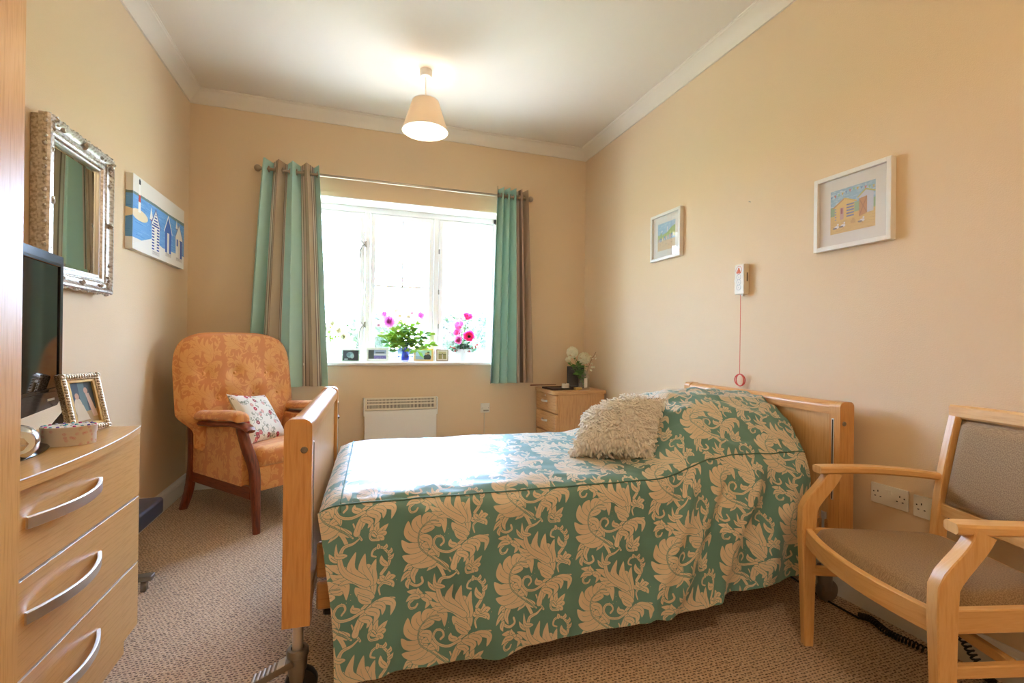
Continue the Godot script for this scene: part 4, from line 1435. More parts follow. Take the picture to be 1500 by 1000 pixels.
func drawers() -> void:
	var t := thing("chest_of_drawers", "oak-finish chest of three drawers with bowed top and arched steel handles", "chest of drawers", w(-0.965, 0, 1.64))
	# local z runs towards the photographer, x to the front
	var zl := 0.47
	var xf := 0.213
	bx("side_panel", "oak", Vector3(-0.01, 0.445, -zl + 0.009), Vector3(0.44, 0.71, 0.018), t, 0.0015)
	bx("side_panel", "oak", Vector3(-0.01, 0.445, zl - 0.009), Vector3(0.44, 0.71, 0.018), t, 0.0015)
	bx("back_panel", "oak", Vector3(-0.225, 0.445, 0), Vector3(0.01, 0.71, 0.9), t, 0.0)
	bx("plinth", "oak", Vector3(-0.02, 0.045, 0), Vector3(0.40, 0.09, 0.90), t, 0.0015, 2)
	# bowed top
	var poly := PackedVector2Array()
	poly.push_back(Vector2(-0.235, zl))
	poly.push_back(Vector2(-0.235, -zl - 0.004))
	poly.push_back(Vector2(0.16, -zl - 0.004))
	for k in 21:
		var a := -1.0 + k / 10.0
		poly.push_back(Vector2(0.213 + 0.045 * (1.0 - a * a), a * (zl + 0.004)))
	poly.push_back(Vector2(0.16, zl + 0.004))
	var m := mb()
	m.prism(poly, 0.026, Vector3(0, 0.818, 0), Basis(Vector3(1, 0, 0), Vector3(0, 0, 1), Vector3(0, -1, 0)))
	obj("top", m, "oak", t, 30.0, 2)
	m = mb()
	var edge := []
	for k in 31:
		var a := -1.0 + k / 15.0
		edge.append(Vector3(0.2135 + 0.045 * (1.0 - a * a), 0.8295, a * (zl + 0.003)))
	m.tube(edge, 0.0022, 6)
	obj("edge_bead", m, "frame_white", t)
	var ys := [[0.092, 0.326], [0.332, 0.570], [0.576, 0.803]]
	for y in ys:
		var d := bx("drawer", "oak", Vector3(xf - 0.009, (y[0] + y[1]) * 0.5, 0), Vector3(0.02, y[1] - y[0], zl * 2 - 0.002), t, 0.0018, 2)
		bx("edge_bead", "frame_white", Vector3(xf - 0.0055, y[1] - 0.0004, 0), Vector3(0.012, 0.0016, zl * 2 - 0.004), d, 0.0)
		# arched bow handle, broad face to the front
		var h := mb()
		var hp := []
		for k in 21:
			var a := -1.0 + k / 10.0
			hp.append(Vector3(xf + 0.002 + 0.042 * (1.0 - a * a), y[1] - 0.098 + 0.0, a * 0.178))
		h.timber(hp, 0.030, [0.012, 0.0115, 0.011, 0.0105, 0.010, 0.0095, 0.009, 0.0085, 0.008, 0.008, 0.008, 0.008, 0.008, 0.0085, 0.009, 0.0095, 0.010, 0.0105, 0.011, 0.0115, 0.012], Vector3.UP, 0.002)
		obj("handle", h, "brushed_steel", d, 40.0)

	# black padded stool stowed beyond the chest
	var st := thing("padded_stool", "black padded leg stool on a metal foot beside the chest of drawers", "stool", w(-1.02, 0, 2.60))
	m = mb()
	m.box(Vector3(0, 0.31, 0), Vector3(0.225, 0.085, 0.50), 0.016, 3)
	obj("pad", m, "black_vinyl", st, 60.0, 2)
	m = mb()
	m.box(Vector3(0.02, 0.062, 0.02), Vector3(0.28, 0.022, 0.045), 0.003)
	m.box(Vector3(-0.08, 0.16, 0.02), Vector3(0.035, 0.22, 0.035), 0.003)
	obj("base_bar", m, "cast_metal", st)
	for x in [-0.09, 0.125]:
		bx("foot", "cast_metal", Vector3(x, 0.026, 0.02), Vector3(0.022, 0.052, 0.03), st, 0.003)

func drawer_top_things() -> void:
	var Y := 0.832
	# television: right edge (seen from the room) 0.39 m from the stand
	var dirv := Vector3(-0.05, 0, -0.39).normalized()
	var turn := atan2(-dirv.z, dirv.x) # local +x runs along the screen towards the far edge
	var t := thing("television", "black flat television standing on the oak chest of drawers", "television", w(-0.925, Y, 1.645), turn)
	# local: x along the screen, y up, +z out of the screen
	var m := mb()
	var poly := v2([-0.385, 0.13, -0.385, 0.60, 0.385, 0.60, 0.385, 0.125, 0.35, 0.098, 0.12, 0.088, -0.12, 0.088, -0.35, 0.098])
	m.prism(poly, 0.05, Vector3(0, 0, 0), Basis())
	m.box(Vector3(0, 0.35, -0.045), Vector3(0.6, 0.38, 0.05), 0.02, 2)
	obj("casing", m, "tv_bezel", t, 30.0)
	m = mb()
	m.box(Vector3(0, 0.36, 0.0255), Vector3(0.69, 0.40, 0.003), 0.0)
	obj("screen", m, "screen_glass", t)
	m = mb()
	for q in [[0.0, 0.567, 0.706, 0.012], [0.0, 0.153, 0.706, 0.012], [0.35, 0.36, 0.012, 0.425], [-0.35, 0.36, 0.012, 0.425]]:
		m.box(Vector3(q[0], q[1], 0.028), Vector3(q[2], q[3], 0.006), 0.002)
	obj("inner_bezel", m, "gloss_black", t)
	bx("maker_mark", "frame_white", Vector3(0.30, 0.122, 0.0255), Vector3(0.05, 0.007, 0.002), t, 0.0)
	m = mb()
	m.box(Vector3(0, 0.06, -0.02), Vector3(0.12, 0.09, 0.03), 0.006)
	obj("neck", m, "gloss_black", t)
	m = mb()
	m.lathe(Vector3(0, 0, -0.01), [Vector2(0.205, 0.0), Vector2(0.21, 0.004), Vector2(0.20, 0.011), Vector2(0.10, 0.019), Vector2(0.05, 0.021), Vector2(0.0001, 0.021)], 36, Basis(), 0.55)
	obj("foot", m, "gloss_black", t)
	# silver globe-shaped clock just behind the wardrobe edge
	var g := thing("silver_clock", "round silver clock beside the television stand, half hidden by the wardrobe", "clock", w(-0.842, Y, 1.60))
	m = mb()
	m.lathe(Vector3(0, 0.046, 0), [Vector2(0.0001, -0.046), Vector2(0.018, -0.0455), Vector2(0.030, -0.036), Vector2(0.042, -0.02), Vector2(0.046, 0.0), Vector2(0.042, 0.02), Vector2(0.03, 0.036), Vector2(0.012, 0.045), Vector2(0.0001, 0.046)], 24)
	obj("case", m, "chrome", g)
	m = mb()
	m.lathe(Vector3(0.02, 0.05, 0.03), [Vector2(0.03, 0.0), Vector2(0.03, 0.006), Vector2(0.0001, 0.006)], 20, Basis(Vector3(0.83, 0, -0.55).normalized(), PI / 2))
	obj("dial", m, "white_plastic", g)

	# oval trinket box with stuck-on gems
	t = thing("trinket_box", "small oval paper trinket box with gem-studded lid on the chest of drawers", "box", w(-0.822, Y, 1.80), 0.25)
	var side := mb()
	for part in [["base_wall", 0.0, 0.036, 0.060], ["lid_rim", 0.034, 0.056, 0.0625]]:
		var mm := mb()
		var rws := []
		var uvs := []
		for yy in [part[1], part[2]]:
			var row := PackedVector3Array()
			var ur := []
			for k in 41:
				var a := TAU * k / 40
				row.push_back(Vector3(part[3] * 1.06 * cos(a), yy, part[3] * 0.74 * sin(a)))
				ur.append(Vector2(k / 40.0 * 0.36, yy))
			rws.append(row)
			uvs.append(ur)
		mm.grid(rws, uvs)
		obj(part[0], mm, "box_paper", t, 180.0)
	side.lathe(Vector3.ZERO, [Vector2(0.0001, 0.0), Vector2(0.063, 0.0005), Vector2(0.0001, 0.001)], 40, Basis(), 0.70)
	obj("base", side, "box_paper", t)
	var lid := mb()
	lid.lathe(Vector3(0, 0, 0), [Vector2(0.0662, 0.0558), Vector2(0.0655, 0.057), Vector2(0.0001, 0.0572)], 40, Basis(), 0.70)
	obj("lid_top", lid, "mount_card", t)
	var gem_names := ["gem_pink", "gem_aqua", "gem_violet", "gem_clear"]
	for k in 26:
		var a := TAU * k / 20
		var rad := 1.0 if k < 20 else 0.28
		if k >= 20:
			a = TAU * (k - 20) / 6
		var gm := mb()
		gm.lathe(Vector3(cos(a) * 0.060 * rad, 0.057, sin(a) * 0.042 * rad), [Vector2(0.0042, 0.0), Vector2(0.004, 0.0018), Vector2(0.0022, 0.0032), Vector2(0.0001, 0.0034)], 8)
		obj("gem", gm, gem_names[(k * 3) % 4 if k < 20 else (k % 2) * 2 + 1], t, 20.0)

	# gilt picture frame
	stand_frame("gilt_photo_frame", "ornate gilt photograph frame leaning on its stand on the chest of drawers", w(-0.855, Y, 2.0), atan2(0.95, 0.31), 0.152, 0.205, 0.024, 0.022, "gilt", "snapshot_4", 0.24, "gold_inner")

func stand_frame(called: String, label: String, at: Vector3, turn: float, wd: float, ht: float, bar: float, th: float, fmat: String, pmat: String, lean: float, inner := "", mount := 0.0, group := "") -> Node3D:
	var t := thing(called, label, "photo frame", at, turn, group)
	var b := Basis(Vector3.RIGHT, -lean)
	var y0 := th * 0.5 * sin(lean)
	var o := Vector3(0, y0, 0)
	var m := mb()
	for s in [-1.0, 1.0]:
		m.box(o + b * Vector3(s * (wd - bar) * 0.5, ht * 0.5, 0), Vector3(bar, ht, th), th * 0.25, 2, b)
	for y in [bar * 0.5, ht - bar * 0.5]:
		m.box(o + b * Vector3(0, y, 0), Vector3(wd - bar, bar, th * 0.96), th * 0.25, 2, b)
	obj("frame", m, fmat, t)
	if inner:
		if fmat == "gilt":
			# beaded carving along the bars
			m = mb()
			var n := int(ht / 0.0095)
			for k in n:
				for s in [-1.0, 1.0]:
					m.lathe(o + b * Vector3(s * (wd - bar) * 0.5, (k + 0.5) / n * ht, th * 0.5), [Vector2(0.008, -0.001), Vector2(0.006, 0.003), Vector2(0.0001, 0.0045)], 6, b * Basis(Vector3.RIGHT, PI / 2), 0.55)
			var n2 := int(wd / 0.0095)
			for k in n2:
				for y in [bar * 0.5, ht - bar * 0.5]:
					m.lathe(o + b * Vector3(((k + 0.5) / n2 - 0.5) * wd, y, th * 0.5), [Vector2(0.0055, -0.001), Vector2(0.004, 0.003), Vector2(0.0001, 0.0045)], 6, b * Basis(Vector3.RIGHT, PI / 2), 1.4)
			obj("beading", m, fmat, t)
		m = mb()
		for s in [-1.0, 1.0]:
			m.box(o + b * Vector3(s * (wd * 0.5 - bar - 0.004), ht * 0.5, 0.001), Vector3(0.009, ht - bar * 2, th * 0.7), 0.001, 1, b)
			m.box(o + b * Vector3(0, ht * 0.5 + s * (ht * 0.5 - bar - 0.004), 0.001), Vector3(wd - bar * 2, 0.009, th * 0.7), 0.001, 1, b)
		obj("inner_frame", m, inner, t)
	bx("backing", "dark_back", o + b * Vector3(0, ht * 0.5, -th * 0.3), Vector3(wd - bar * 1.2, ht - bar * 1.2, 0.004), t, 0.0, 1, 1, b)
	var iw := wd * 0.5 - bar + 0.001
	var ih := ht * 0.5 - bar + 0.001
	if mount > 0.0:
		bx("mount", "mount_card", o + b * Vector3(0, ht * 0.5, -0.002), Vector3(iw * 2, ih * 2, 0.002), t, 0.0, 1, 1, b)
		iw -= mount
		ih -= mount
	m = mb()
	var z := 0.0008
	m.quv(o + b * Vector3(-iw, ht * 0.5 + ih, z), o + b * Vector3(iw, ht * 0.5 + ih, z), o + b * Vector3(iw, ht * 0.5 - ih, z), o + b * Vector3(-iw, ht * 0.5 - ih, z), Vector2(0, 0), Vector2(1, 0), Vector2(1, 1), Vector2(0, 1))
	obj("photograph", m, pmat, t)
	# easel strut
	m = mb()
	var top := o + b * Vector3(0, ht * 0.72, -th * 0.5)
	var reach := top.z - ht * 0.42
	m.prism(v2([-wd * 0.16, 0, wd * 0.16, 0, wd * 0.08, 1]), 0.003, Vector3(0, 0.001, reach), Basis(Vector3(1, 0, 0), Vector3(0, top.y - 0.001, top.z - reach), Vector3(0, 0, 1)))
	obj("easel_strut", m, "dark_back", t)
	return t

func wall_things_left() -> void:
	# mirror, 0.56 x 0.67 m
	var t := thing("wall_mirror", "rectangular mirror in an ornate carved silver frame on the left wall", "mirror", w(XL, 1.706, 2.60))
	# local: +x out of the wall; z towards the photographer
	var hw := 0.268
	var hh := 0.335
	var bar := 0.082
	var m := mb()
	# back step
	for s in [-1.0, 1.0]:
		m.box(Vector3(0.016, 0, s * (hw - 0.03)), Vector3(0.03, hh * 2 - 0.01, 0.05), 0.004)
		m.box(Vector3(0.016, s * (hh - 0.03), 0), Vector3(0.03, 0.05, hw * 2 - 0.06), 0.004)
	obj("back_frame", m, "silver_leaf", t)
	# moulded front: profile (inwards, outwards) run round the four sides with mitres
	var prof := [Vector2(0.0, 0.03), Vector2(0.0, 0.058), Vector2(0.006, 0.066), Vector2(0.014, 0.067), Vector2(0.022, 0.060), Vector2(0.034, 0.052), Vector2(0.046, 0.052), Vector2(0.052, 0.047), Vector2(0.058, 0.049), Vector2(0.064, 0.046), Vector2(0.070, 0.047), Vector2(0.074, 0.038), Vector2(0.082, 0.036), Vector2(0.082, 0.028)]
	m = mb()
	var rings := []
	for c in [[-1, -1], [1, -1], [1, 1], [-1, 1], [-1, -1]]:
		var ring := PackedVector3Array()
		for p in prof:
			ring.push_back(Vector3(p.y, c[1] * (hh - p.x), c[0] * (hw - p.x)))
		rings.append(ring)
	m.grid(rings, [], true)
	obj("frame", m, "silver_leaf", t, 35.0)
	# bright inner slip
	m = mb()
	for s in [-1.0, 1.0]:
		m.box(Vector3(0.032, 0, s * (hw - bar - 0.001)), Vector3(0.014, hh * 2 - bar * 2, 0.008), 0.002)
		m.box(Vector3(0.032, s * (hh - bar - 0.001), 0), Vector3(0.014, 0.008, hw * 2 - bar * 2), 0.002)
	obj("inner_slip", m, "silver_bright", t)
	# carved ornaments: scrolling leaf clusters at the corners and cartouches at mid-sides
	var r := RandomNumberGenerator.new()
	r.seed = 15
	for cz in [-1, 0, 1]:
		for cy in [-1, 0, 1]:
			if cz == 0 and cy == 0:
				continue
			m = mb()
			var corner: bool = cz != 0 and cy != 0
			var c := Vector3(0.058, cy * (hh - 0.028), cz * (hw - 0.028))
			var n := 16 if corner else 7
			for k in n:
				var a := r.randf() * TAU
				var d := r.randf_range(0.0, 0.03 if corner else 0.016)
				var p := c + Vector3(r.randf_range(-0.004, 0.008), sin(a) * d, cos(a) * d)
				if corner and k > 8:
					# tails running along both bars
					var q := (k - 8) * 0.0125 + 0.022
					p = c + (Vector3(0, -cy * q, 0) if k % 2 else Vector3(0, 0, -cz * q)) + Vector3(-0.002, r.randf_range(-0.008, 0.008), r.randf_range(-0.008, 0.008))
				var s := r.randf_range(0.007, 0.012)
				var bb := Basis(Vector3(1, 0, 0), r.randf() * TAU) * Basis(Vector3(0, 0, 1), -PI / 2)
				m.lathe(p, [Vector2(s, -0.004), Vector2(s * 0.9, 0.002), Vector2(s * 0.5, 0.006), Vector2(0.0005, 0.008)], 8, bb, 0.5)
				if k % 3 == 0:
					m.ring_torus(p + Vector3(0.002, 0, 0), Basis(Vector3(0, 0, 1), PI / 2), s * 0.9, 0.0028, 12, 5)
			obj("carving", m, "silver_leaf", t, 50.0)
	# beads and scrolled edge
	m = mb()
	for s in [-1.0, 1.0]:
		for k in 21:
			var q := (k - 10) / 10.5
			m.lathe(Vector3(0.052, q * hh * 0.95, s * (hw - 0.001 + 0.003 * sin(k * 1.9))), [Vector2(0.006, -0.008), Vector2(0.009, 0.0), Vector2(0.005, 0.009)], 6, Basis(Vector3(1, 0, 0), k * 0.8))
			m.lathe(Vector3(0.052, s * (hh - 0.001 + 0.003 * sin(k * 1.7)), q * hw * 0.95), [Vector2(0.006, -0.008), Vector2(0.009, 0.0), Vector2(0.005, 0.009)], 6, Basis(Vector3(1, 0, 0), k * 0.8))
	obj("scrolled_edge", m, "silver_leaf", t, 60.0)
	m = mb()
	var gy := hh - bar - 0.002
	var gz := hw - bar - 0.002
	m.box(Vector3(0.026, 0, 0), Vector3(0.004, gy * 2 - 0.036, gz * 2 - 0.036), 0.0)
	obj("mirror_glass", m, "mirror_glass", t, 0.0)
	m = mb()
	var inner := [Vector3(0.028, -gy + 0.018, -gz + 0.018), Vector3(0.028, -gy + 0.018, gz - 0.018), Vector3(0.028, gy - 0.018, gz - 0.018), Vector3(0.028, gy - 0.018, -gz + 0.018)]
	var outer := [Vector3(0.0262, -gy, -gz), Vector3(0.0262, -gy, gz), Vector3(0.0262, gy, gz), Vector3(0.0262, gy, -gz)]
	for k in 4:
		m.quad(inner[k], outer[k], outer[(k + 1) % 4], inner[(k + 1) % 4])
	obj("bevel", m, "mirror_glass", t, 0.0)

	# box canvas of beach huts
	t = thing("canvas_picture", "box canvas of striped beach huts and blue sea on the left wall", "picture", w(XL, 1.866, 3.57))
	var cw := 0.415
	var chh := 0.21
	var dp := 0.034
	bx("stretcher_body", "canvas_edge_white", Vector3(dp * 0.5, 0, 0), Vector3(dp - 0.001, chh * 2, cw * 2), t, 0.001)
	m = mb()
	m.quv(Vector3(dp + 0.0005, chh, cw), Vector3(dp + 0.0005, chh, -cw), Vector3(dp + 0.0005, -chh, -cw), Vector3(dp + 0.0005, -chh, cw), Vector2(0, 0), Vector2(1, 0), Vector2(1, 1), Vector2(0, 1))
	obj("painting", m, "canvas_print", t)
	m = mb()
	# print wraps round the near edge
	m.quv(Vector3(0, chh, cw + 0.0006), Vector3(dp, chh, cw + 0.0006), Vector3(dp, -chh, cw + 0.0006), Vector3(0, -chh, cw + 0.0006), Vector2(0.04, 0), Vector2(0, 0), Vector2(0, 1), Vector2(0.04, 1))
	obj("wrapped_edge", m, "canvas_print", t)

# ---------------------------------------------------------------- window dressing
func curtain(called: String, label: String, top: Vector2, bot: Vector2, folds: int, u0: float, cloth: float, phase: float) -> void:
	var t := thing(called, label, "curtain", Vector3.ZERO, 0.0, "curtains at the window")
	var ytop := 2.56
	var ybot := 0.785
	var dr := 4.105
	var ns := folds * 14
	var ny := 36
	var rows := []
	var uvs := []
	for i in ny + 1:
		var f := float(i) / ny
		var y := lerpf(ytop, ybot, f)
		var row := PackedVector3Array()
		var ur := []
		for j in ns + 1:
			var s := float(j) / ns
			var a := TAU * folds * s + phase
			var g := smoothstep(0.1, 1.0, f)
			var x := lerpf(lerpf(top.x, top.y, s), lerpf(bot.x, bot.y, s + 0.03 * sin(s * 9.0 + 1.0)), pow(f, 0.85))
			var amp := 0.05 + 0.012 * g * sin(s * 11.0 + phase) + 0.008 * g
			x += 0.010 * sin(a * 2.0) * (0.6 + 0.5 * g)
			row.push_back(w(x, y + 0.003 * sin(a), dr - amp * sin(a + g * 0.5 * sin(s * 7.0))))
			ur.append(Vector2(u0 + s * cloth, y))
		rows.append(row)
		uvs.append(ur)
	var m := mb()
	m.grid(rows, uvs)
	obj("cloth", m, "curtain_cloth", t, 180.0)
	# steel eyelets where the cloth crosses the pole
	for k in range(0, folds * 2 + 1):
		var s := (k * PI - phase) / (TAU * folds)
		if s < 0.02 or s > 0.98:
			continue
		var q := mb()
		q.ring_torus(w(lerpf(top.x, top.y, s) + 0.002, 2.491, dr), Basis(Vector3(0, 0, 1), PI / 2), 0.021, 0.0045, 18, 6)
		obj("eyelet", q, "nickel", t)

func curtains() -> void:
	var t := thing("curtain_pole", "brushed nickel curtain pole with ball finials above the window", "curtain pole")
	var m := mb()
	m.tube([w(-0.70, 2.491, 4.105), w(1.525, 2.491, 4.105)], 0.0115, 16)
	obj("pole", m, "nickel", t)
	for x in [-0.715, 1.54]:
		m = mb()
		var s := -1.0 if x < 0 else 1.0
		m.lathe(w(x, 2.491, 4.105), [Vector2(0.014, -0.02), Vector2(0.016, -0.012), Vector2(0.022, -0.008), Vector2(0.027, 0.003), Vector2(0.027, 0.012), Vector2(0.021, 0.024), Vector2(0.010, 0.031), Vector2(0.0003, 0.032)], 20, Basis(Vector3(0, 0, 1), -s * PI / 2))
		obj("finial", m, "nickel", t)
	for x in [-0.68, 1.50]:
		m = mb()
		m.tube([w(x, 2.491, 4.105), w(x, 2.485, 4.196)], 0.007, 10)
		m.box(w(x, 2.485, 4.195), Vector3(0.03, 0.06, 0.008), 0.003)
		m.ring_torus(w(x, 2.491, 4.105), Basis(Vector3(0, 0, 1), PI / 2), 0.014, 0.003, 16, 6)
		obj("bracket", m, "nickel", t)
	curtain("curtain", "striped aqua and taupe eyelet curtain drawn to the armchair side of the window", Vector2(-0.685, -0.285), Vector2(-0.80, -0.19), 4, -0.10, 1.07, 0.6)
	curtain("curtain", "striped aqua and taupe eyelet curtain drawn to the bedside cabinet side of the window", Vector2(1.215, 1.505), Vector2(1.155, 1.575), 5, 0.36, 0.39, 1.6)

func petals(m: MB, c: Vector3, face: Vector3, n: int, len0: float, len1: float, wd: float, lift0: float, lift1: float, r: RandomNumberGenerator, twist := 0.0) -> void:
	var f := face.normalized()
	var sx := f.cross(Vector3(0.3, 0.9, 0.2)).normalized()
	var sy := f.cross(sx)
	for k in n:
		var q := float(k) / n
		var a := k * 2.39996 + twist
		var lift := lerpf(lift0, lift1, q)
		var ln := lerpf(len0, len1, q) * r.randf_range(0.9, 1.1)
		var out := (sx * cos(a) + sy * sin(a))
		var dir := (out * cos(lift) + f * sin(lift)).normalized()
		var tip := (out * cos(lift + 0.35) + f * sin(lift + 0.35)).normalized()
		var sd := dir.cross(f)
		sd = sd.normalized() if sd.length() > 0.1 else out.cross(dir).normalized()
		var p0 := c
		var p1 := c + dir * ln * 0.55
		var p2 := p1 + tip * ln * 0.45
		m.quad(p0 - sd * wd * 0.15, p1 - sd * wd * 0.5, p1 + sd * wd * 0.5, p0 + sd * wd * 0.15)
		m.quad(p1 - sd * wd * 0.5, p2 - sd * wd * 0.2, p2 + sd * wd * 0.2, p1 + sd * wd * 0.5)

func leaves(m: MB, a: Vector3, b: Vector3, n: int, ln: float, r: RandomNumberGenerator) -> void:
	for k in n:
		var p := a.lerp(b, (k + 0.5) / n)
		var d := (Vector3(r.randfn(), r.randf_range(-0.2, 0.9), r.randfn())).normalized()
		var s := d.cross(Vector3(r.randfn(), r.randfn(), r.randfn())).normalized() * ln * 0.22
		var mid := p + d * ln * 0.5
		var tip := p + d * ln + Vector3(0, -ln * 0.12, 0)
		m.quad(p, mid - s, tip, mid + s)

func stemmed(called: String, label: String, category: String, group: String, foot: Vector3, head: Vector3, face: Vector3, kind: String, size: float, pm: String, sd: int, leafm := "leaf_green") -> void:
	var r := RandomNumberGenerator.new()
	r.seed = sd
	var t := thing(called, label, category, foot, 0.0, group)
	var h := head - foot
	var m := mb()
	var st := spline([Vector3.ZERO, h * 0.5 + Vector3(h.x * -0.12, h.y * 0.08, 0), h], 8)
	m.tube(st, 0.0024, 6)
	obj("stem", m, leafm, t)
	m = mb()
	match kind:
		"mum":
			petals(m, h, face, 110, size, size * 0.45, size * 0.16, -0.15, 1.4, r)
		"rose":
			petals(m, h, face, 22, size, size * 0.6, size * 0.8, 0.4, 1.35, r)
		"disc":
			petals(m, h, face, 16, size, size * 0.75, size * 0.75, 0.25, 0.6, r)
		"cup":
			petals(m, h, face, 9, size, size * 0.9, size * 0.95, 0.75, 1.15, r)
		"ball":
			for k in 70:
				var d := Vector3(r.randfn(), r.randfn(), r.randfn()).normalized()
				petals(m, h + d * size * 0.72, d, 4, size * 0.32, size * 0.32, size * 0.3, 0.1, 0.2, r, r.randf() * 6.0)
		"sprig":
			for k in 9:
				var q := h * (0.45 + 0.06 * k) + Vector3(r.randfn(), r.randfn(), r.randfn()) * size * 0.35
				petals(m, q, Vector3(r.randfn(), r.randfn(), 1.0), 5, size * 0.28, size * 0.28, size * 0.2, 0.1, 0.3, r)
		"leafy":
			m.tube([h * 0.38, h], 0.0018, 5)
			leaves(m, h * 0.4, h, 24, size, r)
	obj("flower_head" if kind != "leafy" else "leaf_spray", m, pm, t, 0.0)
	if kind == "disc":
		m = mb()
		m.lathe(h + face.normalized() * size * 0.1, [Vector2(size * 0.22, 0.0), Vector2(size * 0.16, size * 0.08), Vector2(0.0003, size * 0.1)], 12, Basis(Quaternion(Vector3.UP, face.normalized())))
		obj("flower_eye", m, "leaf_dark", t)
	if kind != "leafy" and kind != "sprig":
		m = mb()
		m.tube([h * 0.28, h * 0.87], 0.0018, 5)
		leaves(m, h * 0.3, h * 0.85, 5, 0.05, r)
		obj("leaf_spray", m, leafm, t, 0.0)

func sill_things() -> void:
	var Y := 0.975
	var D := 4.30
	var face := Vector3(-0.3, 0.1, 1)
	stand_frame("photo_frame", "small dark photograph in a pale green frame on the sill by the left curtain", w(-0.022, Y, D), -0.12, 0.145, 0.105, 0.009, 0.012, "frame_green", "snapshot_0", 0.22, "", 0.0, "photo frames on the window sill")
	stand_frame("photo_frame", "ivory landscape photo frame on the sill left of the blue vase", w(0.20, Y, D), -0.06, 0.195, 0.125, 0.022, 0.014, "frame_ivory", "snapshot_1", 0.3, "", 0.0, "photo frames on the window sill")
	stand_frame("photo_frame", "pine photo frame of a couple on the sill right of the blue vase", w(0.60, Y, D), -0.32, 0.175, 0.118, 0.016, 0.014, "frame_pine", "snapshot_2", 0.25, "", 0.0, "photo frames on the window sill")
	stand_frame("photo_frame", "small taupe photo frame with white mount on the sill by the white pot", w(0.775, Y, D), -0.12, 0.112, 0.112, 0.010, 0.014, "frame_taupe", "snapshot_3", 0.16, "", 0.012, "photo frames on the window sill")
	# blue vase
	var vx := 0.44
	var t := thing("blue_vase", "blue glass vase wrapped in pale organza on the window sill", "vase", w(vx, Y, D))
	var m := mb()
	m.lathe(Vector3.ZERO, [Vector2(0.0001, 0.0), Vector2(0.032, 0.0), Vector2(0.036, 0.01), Vector2(0.034, 0.05), Vector2(0.029, 0.09), Vector2(0.026, 0.12), Vector2(0.033, 0.15), Vector2(0.042, 0.168), Vector2(0.039, 0.168), Vector2(0.030, 0.148), Vector2(0.023, 0.12), Vector2(0.03, 0.05), Vector2(0.031, 0.014), Vector2(0.0001, 0.012)], 28)
	obj("glass_body", m, "blue_glass", t, 60.0)
	for s in [-1.0, 1.0]:
		m = mb()
		var rws := []
		for i in 9:
			var row := PackedVector3Array()
			for j in 9:
				var a := i / 8.0
				var b := j / 8.0
				row.push_back(Vector3(s * (0.03 + 0.036 * a), 0.125 - 0.075 * b - 0.012 * a, 0.022 + 0.012 * sin(a * 5.0 + b * 4.0)))
			rws.append(row)
		m.grid(rws)
		obj("organza_loop", m, "pale_blue_organza", t, 180.0)
	var ft := w(vx, Y + 0.03, D)
	var hd := [[0.298, 1.325, 4.25, 0.078, "mum", "petal_mauve"], [0.56, 1.383, 4.27, 0.070, "mum", "petal_mauve"], [0.262, 1.385, 4.29, 0.054, "mum", "petal_mauve"]]
	for k in 3:
		stemmed("chrysanthemum", ["large mauve chrysanthemum facing the room in the blue vase", "mauve chrysanthemum on the white-pot side of the blue vase", "small mauve chrysanthemum above the largest bloom in the blue vase"][k], "flower", "mauve chrysanthemums in the blue vase", ft, w(hd[k][0], hd[k][1], hd[k][2]), [Vector3(-0.4, 0.3, 1), Vector3(0.8, 0.5, 0.7), Vector3(-0.7, 0.6, 0.6)][k], hd[k][4], hd[k][3], hd[k][5], 40 + k, "leaf_lime")
	var cr := [[0.465, 1.365, 4.28, 0.036], [0.21, 1.285, 4.28, 0.032], [0.39, 1.37, 4.3, 0.034], [0.50, 1.40, 4.31, 0.03], [0.36, 1.42, 4.31, 0.03]]
	for k in 5:
		stemmed("cream_rose", "cream rose among the mauve chrysanthemums in the blue vase", "flower", "cream roses in the blue vase", ft, w(cr[k][0], cr[k][1], cr[k][2]), Vector3(-0.2, 0.8, 0.8), "rose", cr[k][3], "petal_cream" if k % 2 == 0 else "petal_pale", 50 + k, "leaf_lime")
	var r := RandomNumberGenerator.new()
	r.seed = 44
	for k in 12:
		var a := -1.0 + k / 5.5
		stemmed("leafy_sprig", "lime green leafy sprig spreading from the blue vase", "foliage", "leafy sprigs in the blue vase", ft, w(vx + a * 0.20 + r.randf_range(-0.02, 0.02), 1.29 - 0.12 * a * a + r.randf_range(-0.05, 0.05), D - 0.03 + r.randf_range(-0.06, 0.05)), face, "leafy", 0.08, ["leaf_lime", "leaf_green", "leaf_lime"][k % 3], 70 + k, "leaf_lime")
	# white pot with magenta flowers
	var px := 0.965
	t = thing("white_pot", "square white china pot of magenta flowers on the window sill", "pot", w(px, Y, D), 0.35)
	m = mb()
	m.loft([PackedVector3Array([Vector3(-0.05, 0, -0.05), Vector3(0.05, 0, -0.05), Vector3(0.05, 0, 0.05), Vector3(-0.05, 0, 0.05)]), PackedVector3Array([Vector3(-0.062, 0.115, -0.062), Vector3(0.062, 0.115, -0.062), Vector3(0.062, 0.115, 0.062), Vector3(-0.062, 0.115, 0.062)]), PackedVector3Array([Vector3(-0.056, 0.115, -0.056), Vector3(0.056, 0.115, -0.056), Vector3(0.056, 0.115, 0.056), Vector3(-0.056, 0.115, 0.056)]), PackedVector3Array([Vector3(-0.05, 0.03, -0.05), Vector3(0.05, 0.03, -0.05), Vector3(0.05, 0.03, 0.05), Vector3(-0.05, 0.03, 0.05)])])
	obj("pot_wall", m, "white_china", t, 20.0)
	ft = w(px, Y + 0.06, D)
